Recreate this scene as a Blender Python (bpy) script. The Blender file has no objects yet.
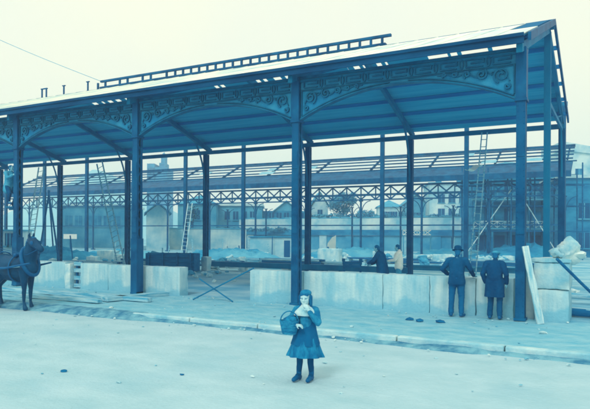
import bpy, bmesh, math, random
from mathutils import Vector, Matrix, noise
rnd = random.Random(7)
C = bpy.context.scene.collection
SC = bpy.context.scene
# ------------------------------------------------------------------ frames
F = 594.0; CAMH = 2.0; HOR = 235.0; ROLL = 0.0061
TH = math.atan2(1103.0, 594.0)
CX, CY = 5.40, 14.20                      # foot of the corner column
RZ = -(math.pi/2 - TH)                    # site frame: x along the street front, y into the site
cs, sn = math.sin(TH), math.cos(TH)
def site(x, y, z=0.0): return Vector((CX + cs*x + sn*y, CY - sn*x + cs*y, z))
def to_site(p): 
    a, b = p[0]-CX, p[1]-CY
    return Vector((cs*a - sn*b, sn*a + cs*b, p[2]))
def Wp(px, py, z):                        # photo reading -> world point at a depth
    dx, dy = px-295, py-HOR
    return Vector(((dx+ROLL*dy)/F*z, z, CAMH-(dy-ROLL*dx)/F*z))
def Gp(px, py, h=0.0):                    # photo reading -> point on level h
    d = (py-HOR)-ROLL*(px-295)
    return Wp(px, py, (CAMH-h)*F/d)
# ------------------------------------------------------------------ materials
def s2l(c): return tuple(((v/255)/12.92 if v/255 <= .04045 else ((v/255+.055)/1.055)**2.4) for v in c)
RAMP = [(0,(4,86,140)),(.25,(16,132,184)),(.5,(82,172,205)),(.75,(168,211,224)),(1,(247,248,238))]
def tone(t):
    if isinstance(t,tuple): return s2l(t)
    for (a,ca),(b,cb) in zip(RAMP, RAMP[1:]):
        if t <= b:
            k = (t-a)/(b-a); return s2l([ca[i]+(cb[i]-ca[i])*k for i in range(3)])
    return s2l(RAMP[-1][1])
def mat(name, t1, t2, scale=3.0, stretch=(1,1,1), rough=.8, bump=.0, bscale=30.0, detail=5, lo=.38, hi=.62, third=None, t3scale=.6, tide=None):
    m = bpy.data.materials.new(name); m.use_nodes = True
    N, L = m.node_tree.nodes, m.node_tree.links
    b = N['Principled BSDF']; b.inputs['Roughness'].default_value = rough
    b.inputs['Specular IOR Level'].default_value = .1
    tc = N.new('ShaderNodeTexCoord'); mp = N.new('ShaderNodeMapping')
    mp.inputs['Scale'].default_value = stretch
    L.new(tc.outputs['Object'], mp.inputs['Vector'])
    nz = N.new('ShaderNodeTexNoise'); nz.inputs['Scale'].default_value = scale; nz.inputs['Detail'].default_value = detail
    nz.inputs['Roughness'].default_value = .6
    L.new(mp.outputs['Vector'], nz.inputs['Vector'])
    rp = N.new('ShaderNodeValToRGB'); e = rp.color_ramp.elements
    e[0].position = lo; e[0].color = (*tone(t1),1); e[1].position = hi; e[1].color = (*tone(t2),1)
    L.new(nz.outputs['Fac'], rp.inputs['Fac']); out = rp.outputs['Color']
    if third is not None:
        n2 = N.new('ShaderNodeTexNoise'); n2.inputs['Scale'].default_value = t3scale; n2.inputs['Detail'].default_value = 4
        L.new(tc.outputs['Object'], n2.inputs['Vector'])
        r2 = N.new('ShaderNodeValToRGB'); r2.color_ramp.elements[0].position = .52; r2.color_ramp.elements[1].position = .72
        r2.color_ramp.elements[1].color = (.75,.75,.75,1)
        L.new(n2.outputs['Fac'], r2.inputs['Fac'])
        mx = N.new('ShaderNodeMix'); mx.data_type = 'RGBA'
        L.new(r2.outputs['Color'], mx.inputs[0]); L.new(out, mx.inputs[6]); mx.inputs[7].default_value = (*tone(third),1)
        out = mx.outputs[2]
    if tide is not None:                                   # damp stain creeping up from the ground
        sx=N.new('ShaderNodeSeparateXYZ'); L.new(tc.outputs['Object'],sx.inputs[0])
        n4=N.new('ShaderNodeTexNoise'); n4.inputs['Scale'].default_value=1.7; n4.inputs['Detail'].default_value=6; L.new(tc.outputs['Object'],n4.inputs['Vector'])
        ma=N.new('ShaderNodeMath'); ma.operation='MULTIPLY_ADD'; L.new(n4.outputs['Fac'],ma.inputs[0]); ma.inputs[1].default_value=-1.0; L.new(sx.outputs['Z'],ma.inputs[2])
        r4=N.new('ShaderNodeValToRGB'); q=r4.color_ramp.elements; q[0].position=.0; q[0].color=(.8,.8,.8,1); q[1].position=.16; q[1].color=(0,0,0,1)
        a4=N.new('ShaderNodeMath'); a4.operation='ADD'; L.new(ma.outputs[0],a4.inputs[0]); a4.inputs[1].default_value=.36; L.new(a4.outputs[0],r4.inputs['Fac'])
        m4=N.new('ShaderNodeMix'); m4.data_type='RGBA'; L.new(r4.outputs['Color'],m4.inputs[0]); L.new(out,m4.inputs[6]); m4.inputs[7].default_value=(*tone(tide),1); out=m4.outputs[2]
    L.new(out, b.inputs['Base Color'])
    if bump:
        n3 = N.new('ShaderNodeTexNoise'); n3.inputs['Scale'].default_value = bscale; n3.inputs['Detail'].default_value = 6
        L.new(tc.outputs['Object'], n3.inputs['Vector'])
        bp = N.new('ShaderNodeBump'); bp.inputs['Strength'].default_value = bump; bp.inputs['Distance'].default_value = .03
        L.new(n3.outputs['Fac'], bp.inputs['Height']); L.new(bp.outputs['Normal'], b.inputs['Normal'])
    return m
M = dict(
 heap   = mat('rubble_stone', .56, .84, 1.6, (1,1,1), .9, .5, 12, 6),
 road   = mat('road_dust', (150,194,210), (178,212,226), 1.2, (1,1.3,1), .95, .5, 16, 14, .25,.75, third=(132,186,208), t3scale=.3),
 walk   = mat('sidewalk_dirt', .54, .70, 1.8, (1,1.6,1), .95, 1.0, 9, 12, .3,.7, third=.56, t3scale=.4),
 yard   = mat('yard_dirt', .42, .74, .35, (1,1.5,1), .95, .9, 3, 8, .35,.65),
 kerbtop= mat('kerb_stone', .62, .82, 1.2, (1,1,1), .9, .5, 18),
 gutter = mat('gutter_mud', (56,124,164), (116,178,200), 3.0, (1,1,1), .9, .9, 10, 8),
 conc   = mat('wall_concrete', .60, .84, 1.5, (2.6,2.6,.35), .9, .45, 14, 9, .28,.66, third=.68, t3scale=1.1, tide=.60),
 stone  = mat('pale_stone', .64, .86, 1.6, (1,1,.7), .9, .5, 12, 6, third=.66, t3scale=1.2),
 pale   = mat('pale_lump', .68, .92, 2.5, (1,1,1), .9, .4, 12),
 iron   = mat('painted_iron', (0,76,125), (4,100,151), 1.3, (1,1,.4), .5, .2, 30, third=(12,112,160), t3scale=2.2),
 girder = mat('girder_paint', .22, .33, 1.6, (1,1,.5), .5, .2, 30, third=.42, t3scale=2.5),
 fascia = mat('fascia_paint', (0,64,110), (6,86,134), 1.5, (.3,1,1), .7, .2, 20),
 purlin = mat('roof_purlin', (10,124,190), (26,144,206), 1.5, (.3,4,4), .7),
 ironlt = mat('iron_relief', (2,92,136), (10,112,154), 3, (1,1,1), .5),
 ironlift = mat('shaded_iron_lightened', (2,112,160), (14,130,174), 1.5, (1,1,.5), .6, .15, 30),  # copy of the iron, colour lightened to offset the shade under the roof
 deck   = mat('roof_boarding', (26,166,212), (58,184,222), 1.1, (.25,6,6), .8, .2, 10),
 tin    = mat('roof_tin', .86, .99, .9, (1,.4,.4), .7, .1, 5, 5, .3,.55, third=.74, t3scale=.5),
 timber = mat('dark_timber', .05, .17, 2, (.6,5,5), .8, .3, 20),
 plank  = mat('pale_plank', .60, .90, 4, (3,3,.3), .8, .4, 22, 6),
 plankx = mat('weathered_plank', .46, .76, 4, (.3,4,4), .8, .4, 22, 6),
 farmas = mat('far_masonry', .34, .54, .35, (1,1,1), .9, .2, 3),
 farpale= mat('far_plaster', .60, .88, .3, (1,1,1), .9, .1, 3),
 farmid = mat('far_brick', .18, .36, .5, (1,1,2), .9, .2, 3),
 fardk  = mat('far_opening', .0, .06, .6),
 slate  = mat('slate', .34, .48, .8, (1,1,3), .7),
 hill   = mat('hill_scrub', .58, .70, .05, (1,1,1), .95),
 leaf   = mat('foliage', .22, .52, .9, (1,1,1), .7),
 bark   = mat('bark', .18, .30, 4),
 cloth  = mat('dark_wool', (3,74,122), (8,90,140), 3, (1,1,.5), .95, .3, 60),
 cloth2 = mat('dark_serge', (3,68,116), (6,80,130), 3, (1,1,.5), .95, .3, 60),
 jacket = mat('girl_jacket', .12, .34, 9, (1,1,.6), .95, .4, 60),
 trous  = mat('blue_trousers', .03, .10, 3, (1,1,.5), .95, .3, 60),
 skirt  = mat('worn_skirt', .08, .30, 6, (3,3,.7), .95, .3, 60, third=.2, t3scale=6),
 shirt  = mat('white_shirt', .90, 1.0, 3, (1,1,.5), .9, .2, 40),
 midcl  = mat('grey_cloth', .36, .50, 3, (1,1,.5), .9, .3, 40),
 skin   = mat('skin', .56, .68, 5, rough=.6),
 skinlt = mat('fair_skin', .70, .80, 5, rough=.6),
 hair   = mat('hair', .04, .16, 14, (3,3,.6), .6, .5, 50),
 leather= mat('black_leather', .0, .07, 5, rough=.45),
 horse  = mat('horse_coat', (1,62,104), (5,76,118), 2.2, (1,1,1), .38, .2, 40),
 straw  = mat('wicker', .12, .34, 10, (1,1,3), .8, .6, 40),
 white  = mat('white_paint', .94, 1.0, 2),
 rope   = mat('rope', .60, .75, 8),
 wire   = mat('wire', .45, .55, 8),
)
# ------------------------------------------------------------------ mesh builder
class MB:
    def __init__(s): s.v=[]; s.f=[]
    def add(s, vs, fs):
        o=len(s.v); s.v += [Vector(p) for p in vs]; s.f += [tuple(o+i for i in f) for f in fs]; return s
    def box(s, x0,x1,y0,y1,z0,z1):
        return s.add([(x0,y0,z0),(x1,y0,z0),(x1,y1,z0),(x0,y1,z0),(x0,y0,z1),(x1,y0,z1),(x1,y1,z1),(x0,y1,z1)],
          [(0,3,2,1),(4,5,6,7),(0,1,5,4),(1,2,6,5),(2,3,7,6),(3,0,4,7)])
    def bar(s, p, q, w, h=None, up=(0,0,1)):            # rectangular bar between two points
        p,q=Vector(p),Vector(q); h=h or w; d=(q-p).normalized(); up=Vector(up)
        if abs(d.dot(up))>.98: up=Vector((1,0,0))
        a=d.cross(up).normalized(); b=a.cross(d)
        vs=[]
        for c in (p,q):
            for i,j in ((-1,-1),(1,-1),(1,1),(-1,1)): vs.append(c+a*w*.5*i+b*h*.5*j)
        return s.add(vs,[(3,2,1,0),(4,5,6,7),(0,1,5,4),(1,2,6,5),(2,3,7,6),(3,0,4,7)])
    def tube(s, pts, r, n=8, cap=True):
        pts=[Vector(p) for p in pts]; m=len(pts); rr=r if isinstance(r,(list,tuple)) else [r]*m
        o=len(s.v); d=(pts[1]-pts[0]).normalized(); a=d.cross(Vector((0,0,1)) if abs(d.z)<.9 else Vector((1,0,0))).normalized()
        for i,p in enumerate(pts):
            d=((pts[min(i+1,m-1)]-pts[max(i-1,0)])).normalized(); a=(a-d*a.dot(d)).normalized(); b=d.cross(a)
            for k in range(n):
                t=2*math.pi*k/n; s.v.append(p+(a*math.cos(t)+b*math.sin(t))*rr[i])
        for i in range(m-1):
            for k in range(n):
                k2=(k+1)%n; s.f.append((o+i*n+k,o+i*n+k2,o+(i+1)*n+k2,o+(i+1)*n+k))
        if cap: s.f.append(tuple(o+k for k in reversed(range(n)))); s.f.append(tuple(o+(m-1)*n+k for k in range(n)))
        return s
    def cap(s, p, q, r1, r2, n=14):                     # tapered capsule
        p,q=Vector(p),Vector(q); d=(q-p); L=d.length; d=d.normalized() if L>1e-6 else Vector((0,0,1))
        pts=[];rs=[]
        for k in range(5):
            t=math.pi/2*k/4; pts.append(p-d*r1*math.cos(t)); rs.append(max(r1*math.sin(t),.0005))
        for k in range(4,-1,-1):
            t=math.pi/2*k/4; pts.append(q+d*r2*math.cos(t)); rs.append(max(r2*math.sin(t),.0005))
        return s.tube(pts, rs, n)
    def chain(s, pts, rs):
        for a,b,r,t in zip(pts,pts[1:],rs,rs[1:]): s.cap(a,b,r,t)
        return s
    def ell(s, c, r, rot=None, n=16, m=10):
        c=Vector(c); R=rot or Matrix.Identity(3); o=len(s.v)
        s.v.append(c+R@Vector((0,0,-r[2])))
        for i in range(1,m):
            t=math.pi*i/m-math.pi/2
            for k in range(n):
                a=2*math.pi*k/n; s.v.append(c+R@Vector((r[0]*math.cos(t)*math.cos(a), r[1]*math.cos(t)*math.sin(a), r[2]*math.sin(t))))
        s.v.append(c+R@Vector((0,0,r[2]))); e=len(s.v)-1
        for k in range(n): s.f.append((o,o+1+(k+1)%n,o+1+k)); s.f.append((e,e-n+k,e-n+(k+1)%n))
        for i in range(m-2):
            for k in range(n):
                a=o+1+i*n; s.f.append((a+k,a+(k+1)%n,a+n+(k+1)%n,a+n+k))
        return s
    def prism(s, poly, y0, y1):                          # polygon in (x,z) extruded along y
        n=len(poly); vs=[(x,y0,z) for x,z in poly]+[(x,y1,z) for x,z in poly]
        fs=[tuple(range(n)),tuple(reversed(range(n,2*n)))]+[(i,i+n,(i+1)%n+n,(i+1)%n) for i in range(n)]
        return s.add(vs,fs)
    def prismx(s, poly, x0, x1):                         # polygon in (y,z) extruded along x
        n=len(poly); vs=[(x0,y,z) for y,z in poly]+[(x1,y,z) for y,z in poly]
        fs=[tuple(reversed(range(n))),tuple(range(n,2*n))]+[((i+1)%n,(i+1)%n+n,i+n,i) for i in range(n)]
        return s.add(vs,fs)
    def rib(s, pts, w, y0, d):                           # flat ribbon relief following (x,z) points on plane y0, standing d towards -y
        m=len(pts); P=[Vector(p) for p in pts]
        vs=[]
        for i in range(m):
            t=(P[min(i+1,m-1)]-P[max(i-1,0)]).normalized(); nn=Vector((-t.y,t.x))*w/2
            for q in (P[i]+nn,P[i]-nn):
                vs += [(q.x,y0,q.y),(q.x,y0-d,q.y)]
        fs=[]
        for i in range(m-1):
            a=4*i;b=a+4
            fs += [(a+1,b+1,b+3,a+3),(a,b,b+1,a+1),(a+3,b+3,b+2,a+2)]
        fs += [(0,1,3,2),(4*m-4,4*m-2,4*m-1,4*m-3)]
        return s.add(vs,fs)
    def worn(s,x0,x1,y0,y1,z0,z1,step=.09,amp=.012,seed=0):   # block with chipped, uneven faces
        b=bmesh.new(); bmesh.ops.create_cube(b,size=1)
        dx,dy,dz=x1-x0,y1-y0,z1-z0
        for ax,L in ((0,dx),(1,dy),(2,dz)):
            n=max(1,int(L/step))
            for i in range(1,n):
                g=b.verts[:]+b.edges[:]+b.faces[:]; co=Vector((0,0,0)); co[ax]=-.5+i/n; no=Vector((0,0,0)); no[ax]=1
                bmesh.ops.bisect_plane(b,geom=g,plane_co=co,plane_no=no)
        b.verts.ensure_lookup_table(); o=len(s.v)
        for v in b.verts:
            c=v.co; k=sum(abs(abs(q)-.5)<1e-4 for q in c); p=Vector((x0+(c.x+.5)*dx,y0+(c.y+.5)*dy,z0+(c.z+.5)*dz)); q=p+Vector((seed*1.7,seed*.6,seed))
            d=Vector([(1 if e>0 else -1) if abs(abs(e)-.5)<1e-4 else 0 for e in c])
            a=amp*(noise.noise(q*3)+.5*noise.noise(q*9)); 
            if k>=2: a-=amp*(.9+1.6*max(0,noise.noise(q*5)))
            s.v.append(p+d*a)
        b.verts.index_update(); s.f += [tuple(o+v.index for v in f.verts) for f in b.faces]; b.free(); return s
    def rock(s, c, r, seed=0, squash=.7):
        b=bmesh.new(); bmesh.ops.create_icosphere(b, subdivisions=3 if max(r if isinstance(r,(tuple,list)) else (r,))>.15 else 1, radius=1)
        b.verts.ensure_lookup_table(); o=len(s.v); c=Vector(c); q=Vector((seed*3.1,seed*1.7,seed*.9))
        rr=r if isinstance(r,(tuple,list)) else (r,r,r*squash)
        for v in b.verts:
            k=1+.55*noise.noise(v.co*1.1+q)+.22*noise.noise(v.co*2.7+q)+.10*noise.noise(v.co*6+q)
            s.v.append(c+Vector((v.co.x*rr[0],v.co.y*rr[1],v.co.z*rr[2]))*k)
        s.f += [tuple(o+v.index for v in f.verts) for f in b.faces]; b.free(); return s
    def build(s, name, m, parent=None, smooth=None, loc=None, rz=0, bevel=0, fix=False):
        me=bpy.data.meshes.new(name); me.from_pydata([tuple(v) for v in s.v],[],s.f); me.update()
        if fix:
            b=bmesh.new(); b.from_mesh(me); bmesh.ops.recalc_face_normals(b, faces=b.faces); b.to_mesh(me); b.free()
        me.materials.append(M[m] if isinstance(m,str) else m)
        if smooth is not None:
            me.shade_smooth()
            me.set_sharp_from_angle(angle=math.radians(smooth))
        o=bpy.data.objects.new(name, me); C.objects.link(o)
        if parent: o.parent=parent
        if loc is not None: o.location=loc
        o.rotation_euler.z=rz
        if bevel:
            md=o.modifiers.new('bevel','BEVEL'); md.width=bevel; md.segments=2; md.limit_method='ANGLE'
        return o
def tag(o,label=None,cat=None,group=None,kind=None):
    if label: o['label']=label
    if cat: o['category']=cat
    if group: o['group']=group
    if kind: o['kind']=kind
    return o
def thing(name,label,cat,loc=(0,0,0),rz=0,group=None):
    o=bpy.data.objects.new(name,None); C.objects.link(o); o.location=loc; o.rotation_euler.z=rz
    o.empty_display_size=.2
    return tag(o,label,cat,group)
def one(mb,name,m,label,cat,loc=(0,0,0),rz=0,group=None,**k):
    return tag(mb.build(name,m,None,loc=loc,rz=rz,**k),label,cat,group)
def copy_part(o,parent,loc=None):
    c=o.copy(); C.objects.link(c); c.parent=parent
    if loc is not None: c.location=loc
    for ch in [x for x in bpy.data.objects if x.parent==o]:
        d=ch.copy(); C.objects.link(d); d.parent=c
    return c
def melt(mb,name,m,parent,voxel=.012,smooth=4,wr=None,hem=None):          # one continuous skin round overlapping volumes
    o=mb.build(name,m,None)
    md=o.modifiers.new('r','REMESH'); md.mode='VOXEL'; md.voxel_size=voxel; md.use_smooth_shade=True
    sm=o.modifiers.new('s','SMOOTH'); sm.iterations=smooth; sm.factor=.5
    dg=bpy.context.evaluated_depsgraph_get()
    me=bpy.data.meshes.new_from_object(o.evaluated_get(dg)); o.modifiers.clear()
    old=o.data; o.data=me; bpy.data.meshes.remove(old); me.name=name
    me.materials.clear(); me.materials.append(M[m]); me.shade_smooth()
    if wr is None: wr=.011 if name in ('coat','trousers','shirt','jacket') else 0
    if wr:
        nn=[x.vector.copy() for x in me.vertex_normals]; out=[]
        for v,n in zip(me.vertices,nn):
            c=v.co; k=noise.noise(Vector((c.x*9,c.y*9,c.z*4+2)))+.6*noise.noise(Vector((c.x*16,c.y*16,c.z*22)))
            out.extend(c+n*(wr*k))
        me.vertices.foreach_set('co',out); me.update()
    if hem is not None:                                    # garment cut off level, not rounded
        b=bmesh.new(); b.from_mesh(me); g=b.verts[:]+b.edges[:]+b.faces[:]
        r=bmesh.ops.bisect_plane(b,geom=g,plane_co=(0,0,hem),plane_no=(0,0,-1),clear_outer=True)
        bmesh.ops.holes_fill(b,edges=[e for e in b.edges if e.is_boundary]); b.to_mesh(me); b.free(); me.shade_smooth(); me.set_sharp_from_angle(angle=math.radians(50))
    if parent: o.parent=parent
    return o

# ================================================================== GROUND, ROAD, KERB
KV=-3.65; RD=-.13
def sheet(x0,x1,y0,y1,nx,ny,zf):
    mb=MB(); vs=[];fs=[]
    for j in range(ny+1):
        for i in range(nx+1):
            x=x0+(x1-x0)*i/nx; y=y0+(y1-y0)*j/ny; vs.append((x,y,zf(x,y)))
    for j in range(ny):
        for i in range(nx): a=j*(nx+1)+i; fs.append((a,a+1,a+nx+2,a+nx+1))
    return mb.add(vs,fs)
def nz(x,y,s,a): return a*noise.noise(Vector((x*s,y*s,3.3)))
o=sheet(-430,430,-140,430,4,4,lambda x,y:-.45).build('terrain','yard'); tag(o,kind='structure')
o=sheet(-70,30,.35,110,110,110,lambda x,y:nz(x,y,.5,.05)+nz(x,y,2,.03)-.03).build('yard_ground','yard',smooth=60,loc=site(0,0),rz=RZ); tag(o,kind='structure')
o=sheet(-60,30,-30,KV-.12,300,110,lambda x,y:RD+nz(x,y,.5,.02)+nz(x,y,2.5,.005)-.018*math.exp(-((y+6.1+.3*math.sin(x*.13))/.14)**2)-.018*math.exp(-((y+7.55+.3*math.sin(x*.13))/.14)**2)).build('road','road',smooth=60,loc=site(0,0),rz=RZ); tag(o,kind='structure')
o=sheet(-60,30,KV+.02,.36,380,34,lambda x,y:nz(x,y,.9,.02)+nz(x,y,3.5,.018)-.01).build('sidewalk','walk',smooth=60,loc=site(0,0),rz=RZ); tag(o,kind='structure')
# kerb: stones with a pale worn top, a muddy gutter at their foot
mb=MB(); x=14.0; i=0
while x>-32:
    L=1.3+rnd.random()*.9; w=.012
    j=rnd.uniform(-.012,.012); dz=rnd.uniform(-.012,.01)
    if x<-7.5: dz-=.05*min(1,(-7.5-x)/4)
    mb.box(x-L+w,x-w,KV-.13+j,KV+.05+j,RD-.2,.012+dz); x-=L
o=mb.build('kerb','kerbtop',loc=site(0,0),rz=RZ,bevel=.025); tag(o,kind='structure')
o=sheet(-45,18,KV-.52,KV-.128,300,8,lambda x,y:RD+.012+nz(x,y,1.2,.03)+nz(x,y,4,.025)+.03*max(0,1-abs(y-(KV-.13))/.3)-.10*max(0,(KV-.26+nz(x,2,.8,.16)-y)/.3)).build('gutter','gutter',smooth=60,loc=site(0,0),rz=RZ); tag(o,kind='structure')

# left of the gap the kerb is buried: the pavement runs out in a trodden dirt slope
def slope_z(x,y):
    k=max(0,min(1,(y-(KV-.62))/.62)); k=k*k*(3-2*k); e=max(0,min(1,(-6.3-x)/2.2+.5*noise.noise(Vector((x*.8,1,1)))))
    return RD-.03+(.155+.012)*k*e+nz(x,y,2.2,.018)*e+nz(x,y,6,.01)*e-.16*(1-e)*k
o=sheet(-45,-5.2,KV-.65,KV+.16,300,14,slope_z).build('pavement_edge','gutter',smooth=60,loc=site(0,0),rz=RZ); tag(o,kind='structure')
# ================================================================== FRONT SHED
BAY=6.08; VB=12.2; NB=7; RIDGE=9.14; EAVE=6.68; EV=-.55; EAVB=7.05; OH=.2
shed=thing('market_shed','long open iron market shed with ornamental arched front girders, nearest the street','shed',site(0,0),RZ)
def roofz(v):                                             # top of the roof over v
    if v>VB/2: return EAVB+(RIDGE-EAVB)*(VB-v-EV)/(VB/2-EV)
    return EAVE+(RIDGE-EAVE)*(v-EV)/(VB/2-EV)
def column_mesh(H,w=.21,d=.26,boot=0,capit=True):
    mb=MB()
    mb.box(-w/2,w/2,-d/2,-d/2+.028,0,H); mb.box(-w/2,w/2,d/2-.028,d/2,0,H)
    z=.25; k=0                                            # lacing on both flanks
    while z<H-.4:
        for sx in (-1,1):
            a=(sx*(w/2-.03),-d/2+.03,z) ; b=(sx*(w/2-.03),d/2-.03,z+.3)
            if k%2: a=(a[0],d/2-.03,z); b=(b[0],-d/2+.03,z+.3)
            mb.bar(a,b,.016,.05)
        z+=.3;k+=1
    for sx in (-1,1): mb.box(sx*(w/2-.02)-.02,sx*(w/2-.02)+.02,-d/2+.028,-d/2+.085,0,H); mb.box(sx*(w/2-.02)-.02,sx*(w/2-.02)+.02,d/2-.085,d/2-.028,0,H)
    if boot: mb.box(-w/2-.025,w/2+.03,-d/2-.03,d/2+.03,0,boot); 
    if capit:
        for z0 in (2.05,3.9): mb.box(-w/2+.02,w/2-.02,-d/2-.014,-d/2-.001,z0,z0+.5)
        z=.2
        while z<5.2:
            for sx in (-1,1):
                x=sx*(w/2-.035); e=.011; y=-d/2-(.0 if not(2.05<z<2.55 or 3.9<z<4.4) else .013)-(.03 if boot and z<boot else 0)
                mb.add([(x-e,y,z-e),(x+e,y,z-e),(x+e,y,z+e),(x-e,y,z+e),(x,y-.012,z)],[(0,1,4),(1,2,4),(2,3,4),(3,0,4)])
            z+=.14
    mb.box(-w/2-.03,w/2+.03,-d/2-.04,d/2+.04,0,.06)
    if capit:
        mb.box(-w/2-.015,w/2+.015,-d/2-.02,d/2+.02,5.28,H-.02); mb.box(-w/2-.035,w/2+.035,-d/2-.04,d/2+.04,5.22,5.28)
    return mb
cm=None
for k in range(NB+1):
    if k in (0,1): 
        if cm is None: cm=column_mesh(6.5).build('column','iron',shed,loc=(0,0,0))
        else: copy_part(cm,shed,(-BAY*k,0,0))
    elif k==2: cb=column_mesh(6.5,boot=1.85).build('column','iron',shed,loc=(-BAY*k,0,0))
    else: copy_part(cb,shed,(-BAY*k,0,0))
# arched girder of one bay
def arch(t): return 6.01-.70*(abs(2*t-1)**2.1)
gx0,gx1=-.125,-BAY+.125; n=40
low=[(gx0+(gx1-gx0)*i/n, arch(i/n)) for i in range(n+1)]
mb=MB()
for (xa,za),(xb,zb) in zip(low,low[1:]):
    mb.add([(xa,-.03,za),(xb,-.03,zb),(xb,-.03,6.44),(xa,-.03,6.44),(xa,.03,za),(xb,.03,zb),(xb,.03,6.44),(xa,.03,6.44)],
           [(3,2,1,0),(4,5,6,7),(2,3,7,6)])
girder=mb.build('arch_girder','girder',shed)
mb=MB()
for (xa,za),(xb,zb) in zip(low,low[1:]):
    mb.add([(xa,-.09,za-.03),(xb,-.09,zb-.03),(xb,.09,zb-.03),(xa,.09,za-.03),(xa,-.09,za+.012),(xb,-.09,zb+.012),(xb,.09,zb+.012),(xa,.09,za+.012)],
           [(0,1,2,3),(7,6,5,4),(4,5,1,0),(6,7,3,2)])
mb.box(gx1,gx0,-.10,.10,6.435,6.51)
mb.build('flange','ironlt',girder)
orn=MB(); Y0=-.03
for z in (6.10,6.13): orn.rib([(gx0,z),(gx1,z)],.018,Y0,.035)
orn.rib([(gx0,6.415),(gx1,6.415)],.03,Y0,.04)
nm=9; mw=(gx0-gx1)/nm
for i in range(nm):                                       # fret band: open key frames parted by upright ovals
    x=gx1+mw*(i+.5); a=mw*.32; zc=6.275
    orn.rib([(x-a,zc-.095),(x-a,zc+.1)],.032,Y0,.045); orn.rib([(x-a,zc+.09),(x+a,zc+.09)],.032,Y0,.046)
    orn.rib([(x+a,zc+.105),(x+a,zc-.02)],.032,Y0,.045); orn.rib([(x-a,zc-.09),(x+a,zc-.09)],.032,Y0,.046)
    orn.rib([(x-a*.45,zc),(x+a*1.02,zc)],.032,Y0,.044)
    ov=[(x+mw/2+.045*math.cos(t),zc+.12*math.sin(t)) for t in [2*math.pi*q/14 for q in range(15)]]
    if i<nm-1: orn.rib(ov,.026,Y0,.05)
def spiral(cx,cz,r,turns,a0,sgn,m=26): 
    return [(cx+sgn*r*(1-.8*q/m)*math.cos(a0+turns*2*math.pi*q/m), cz+r*(1-.8*q/m)*math.sin(a0+turns*2*math.pi*q/m)) for q in range(m+1)]
for sgn,xe in ((1,gx1),(-1,gx0)):
    X=lambda q: xe+sgn*q
    orn.rib([(X(.04),5.42),(X(.04),6.12)],.03,Y0,.04)
    orn.rib([(xx+0,arch((xx-gx0)/(gx1-gx0))+.05) for xx in [X(.06+2.6*q/24) for q in range(25)]],.028,Y0,.04)
    for (q,z,r,tn,a0) in ((.33,5.90,.19,1.6,-1.2),(.80,5.97,.13,1.5,2.2),(1.16,6.01,.095,1.4,-1.2),(1.46,6.045,.07,1.3,2.2),(1.72,6.06,.055,1.2,-1.2),(.2,5.62,.08,1.3,2.0)):
        orn.rib(spiral(X(q),z,r,tn,a0,sgn),.045,Y0,.06)
    orn.rib([(X(.14+.02*q),5.74+.2*math.sin(q*.17)*.6+.0145*q) for q in range(0,22)],.03,Y0,.044)
    orn.rib([(X(.55+.05*q),5.93+.0055*q+.08*math.sin(q*.62)*(1-q/30)) for q in range(0,28)],.03,Y0,.042)
ornament=orn.build('ornament','ironlt',girder)
for k in range(1,NB): copy_part(girder,shed,(-BAY*k,0,0))
# back row
back_u=[0.0,6.54,11.95,18.45,24.4,30.4,36.5,42.56]
bc=None
for u in back_u:
    if bc is None: bc=column_mesh(6.52,.26,.24,0,False).build('column','iron',shed,loc=(-u,VB,0))
    else: copy_part(bc,shed,(-u,VB,0))
MB().box(-42.8,.1,VB-.07,VB+.07,6.53,6.73).build('eave_beam','ironlift',shed)
MB().box(-42.8,.1,-.07,.07,6.36,6.43).build('wall_plate','ironlift',shed)
# frames: rafters, knee braces
def slope_bar(mb,x,v0,v1,drop,w,h):
    mb.prismx([(v0,roofz(v0)-drop),(v1,roofz(v1)-drop),(v1,roofz(v1)-drop-h),(v0,roofz(v0)-drop-h)],x-w/2,x+w/2)
def knee(mb,x,vc,z0,v1,sg):
    pts=[]
    for q in range(13):
        t=math.pi/2*q/12
        pts.append((x,vc+(v1-vc)*(1-math.cos(t)),z0+(roofz(v1)-.32-z0)*math.sin(t)))
    mb.tube(pts,.05,6)
raf=None
for k in range(NB+1):
    ub=back_u[k]
    for side,(va,vb) in (('n',(EV+.1,VB/2)),('f',(VB/2,VB-EV-.1))):
        x=-BAY*k if side=='n' else -ub
        mb=MB(); slope_bar(mb,x,va,vb,.20,.14,.24); mb.build('rafter','ironlift',shed,fix=True)
        mb=MB()
        if side=='n': knee(mb,x,.12,4.5,2.0,1)
        else: knee(mb,x,VB-.12,4.5,VB-2.1,-1)
        mb.build('knee_brace','ironlift',shed,smooth=40)
# ridge and purlins
MB().box(-42.9,OH,VB/2-.09,VB/2+.09,RIDGE-.32,RIDGE-.03).build('ridge_beam','ironlift',shed)
for v in (.5,1.7,2.9,4.1,5.3,7.45,8.6,9.75,10.9,12.05):
    xe=OH
    mb=MB(); mb.prismx([(v-.05,roofz(v)-.075),(v+.05,roofz(v)-.075),(v+.05,roofz(v)-.21),(v-.05,roofz(v)-.21)],-42.9,xe); mb.build('purlin','purlin',shed,fix=True)
def slab(v0,v1,x0,x1,top,th):
    return MB().prismx([(v0,roofz(v0)-top),(v1,roofz(v1)-top),(v1,roofz(v1)-top-th),(v0,roofz(v0)-top-th)],x0,x1)
rf=slab(EV,5.85,-43,.08,.03,.045).build('roof_boarding','deck',shed,fix=True)
mb=MB(); x=.10; i=0                                       # tin sheets laid in courses on the boarding
slab(EV-.02,5.6,-43,-.62,0,.026).build('roof_sheet','tin',rf,fix=True); slab(EV-.02,2.3,-.618,.10,0,.026).build('roof_sheet','tin',rf,fix=True)
for i in range(60):
    xx=-.62-i*.72; slab(EV-.02,5.6,xx-.02,xx,-.018,.016).build('seam','tin',rf,fix=True) if i<46 else None
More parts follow.
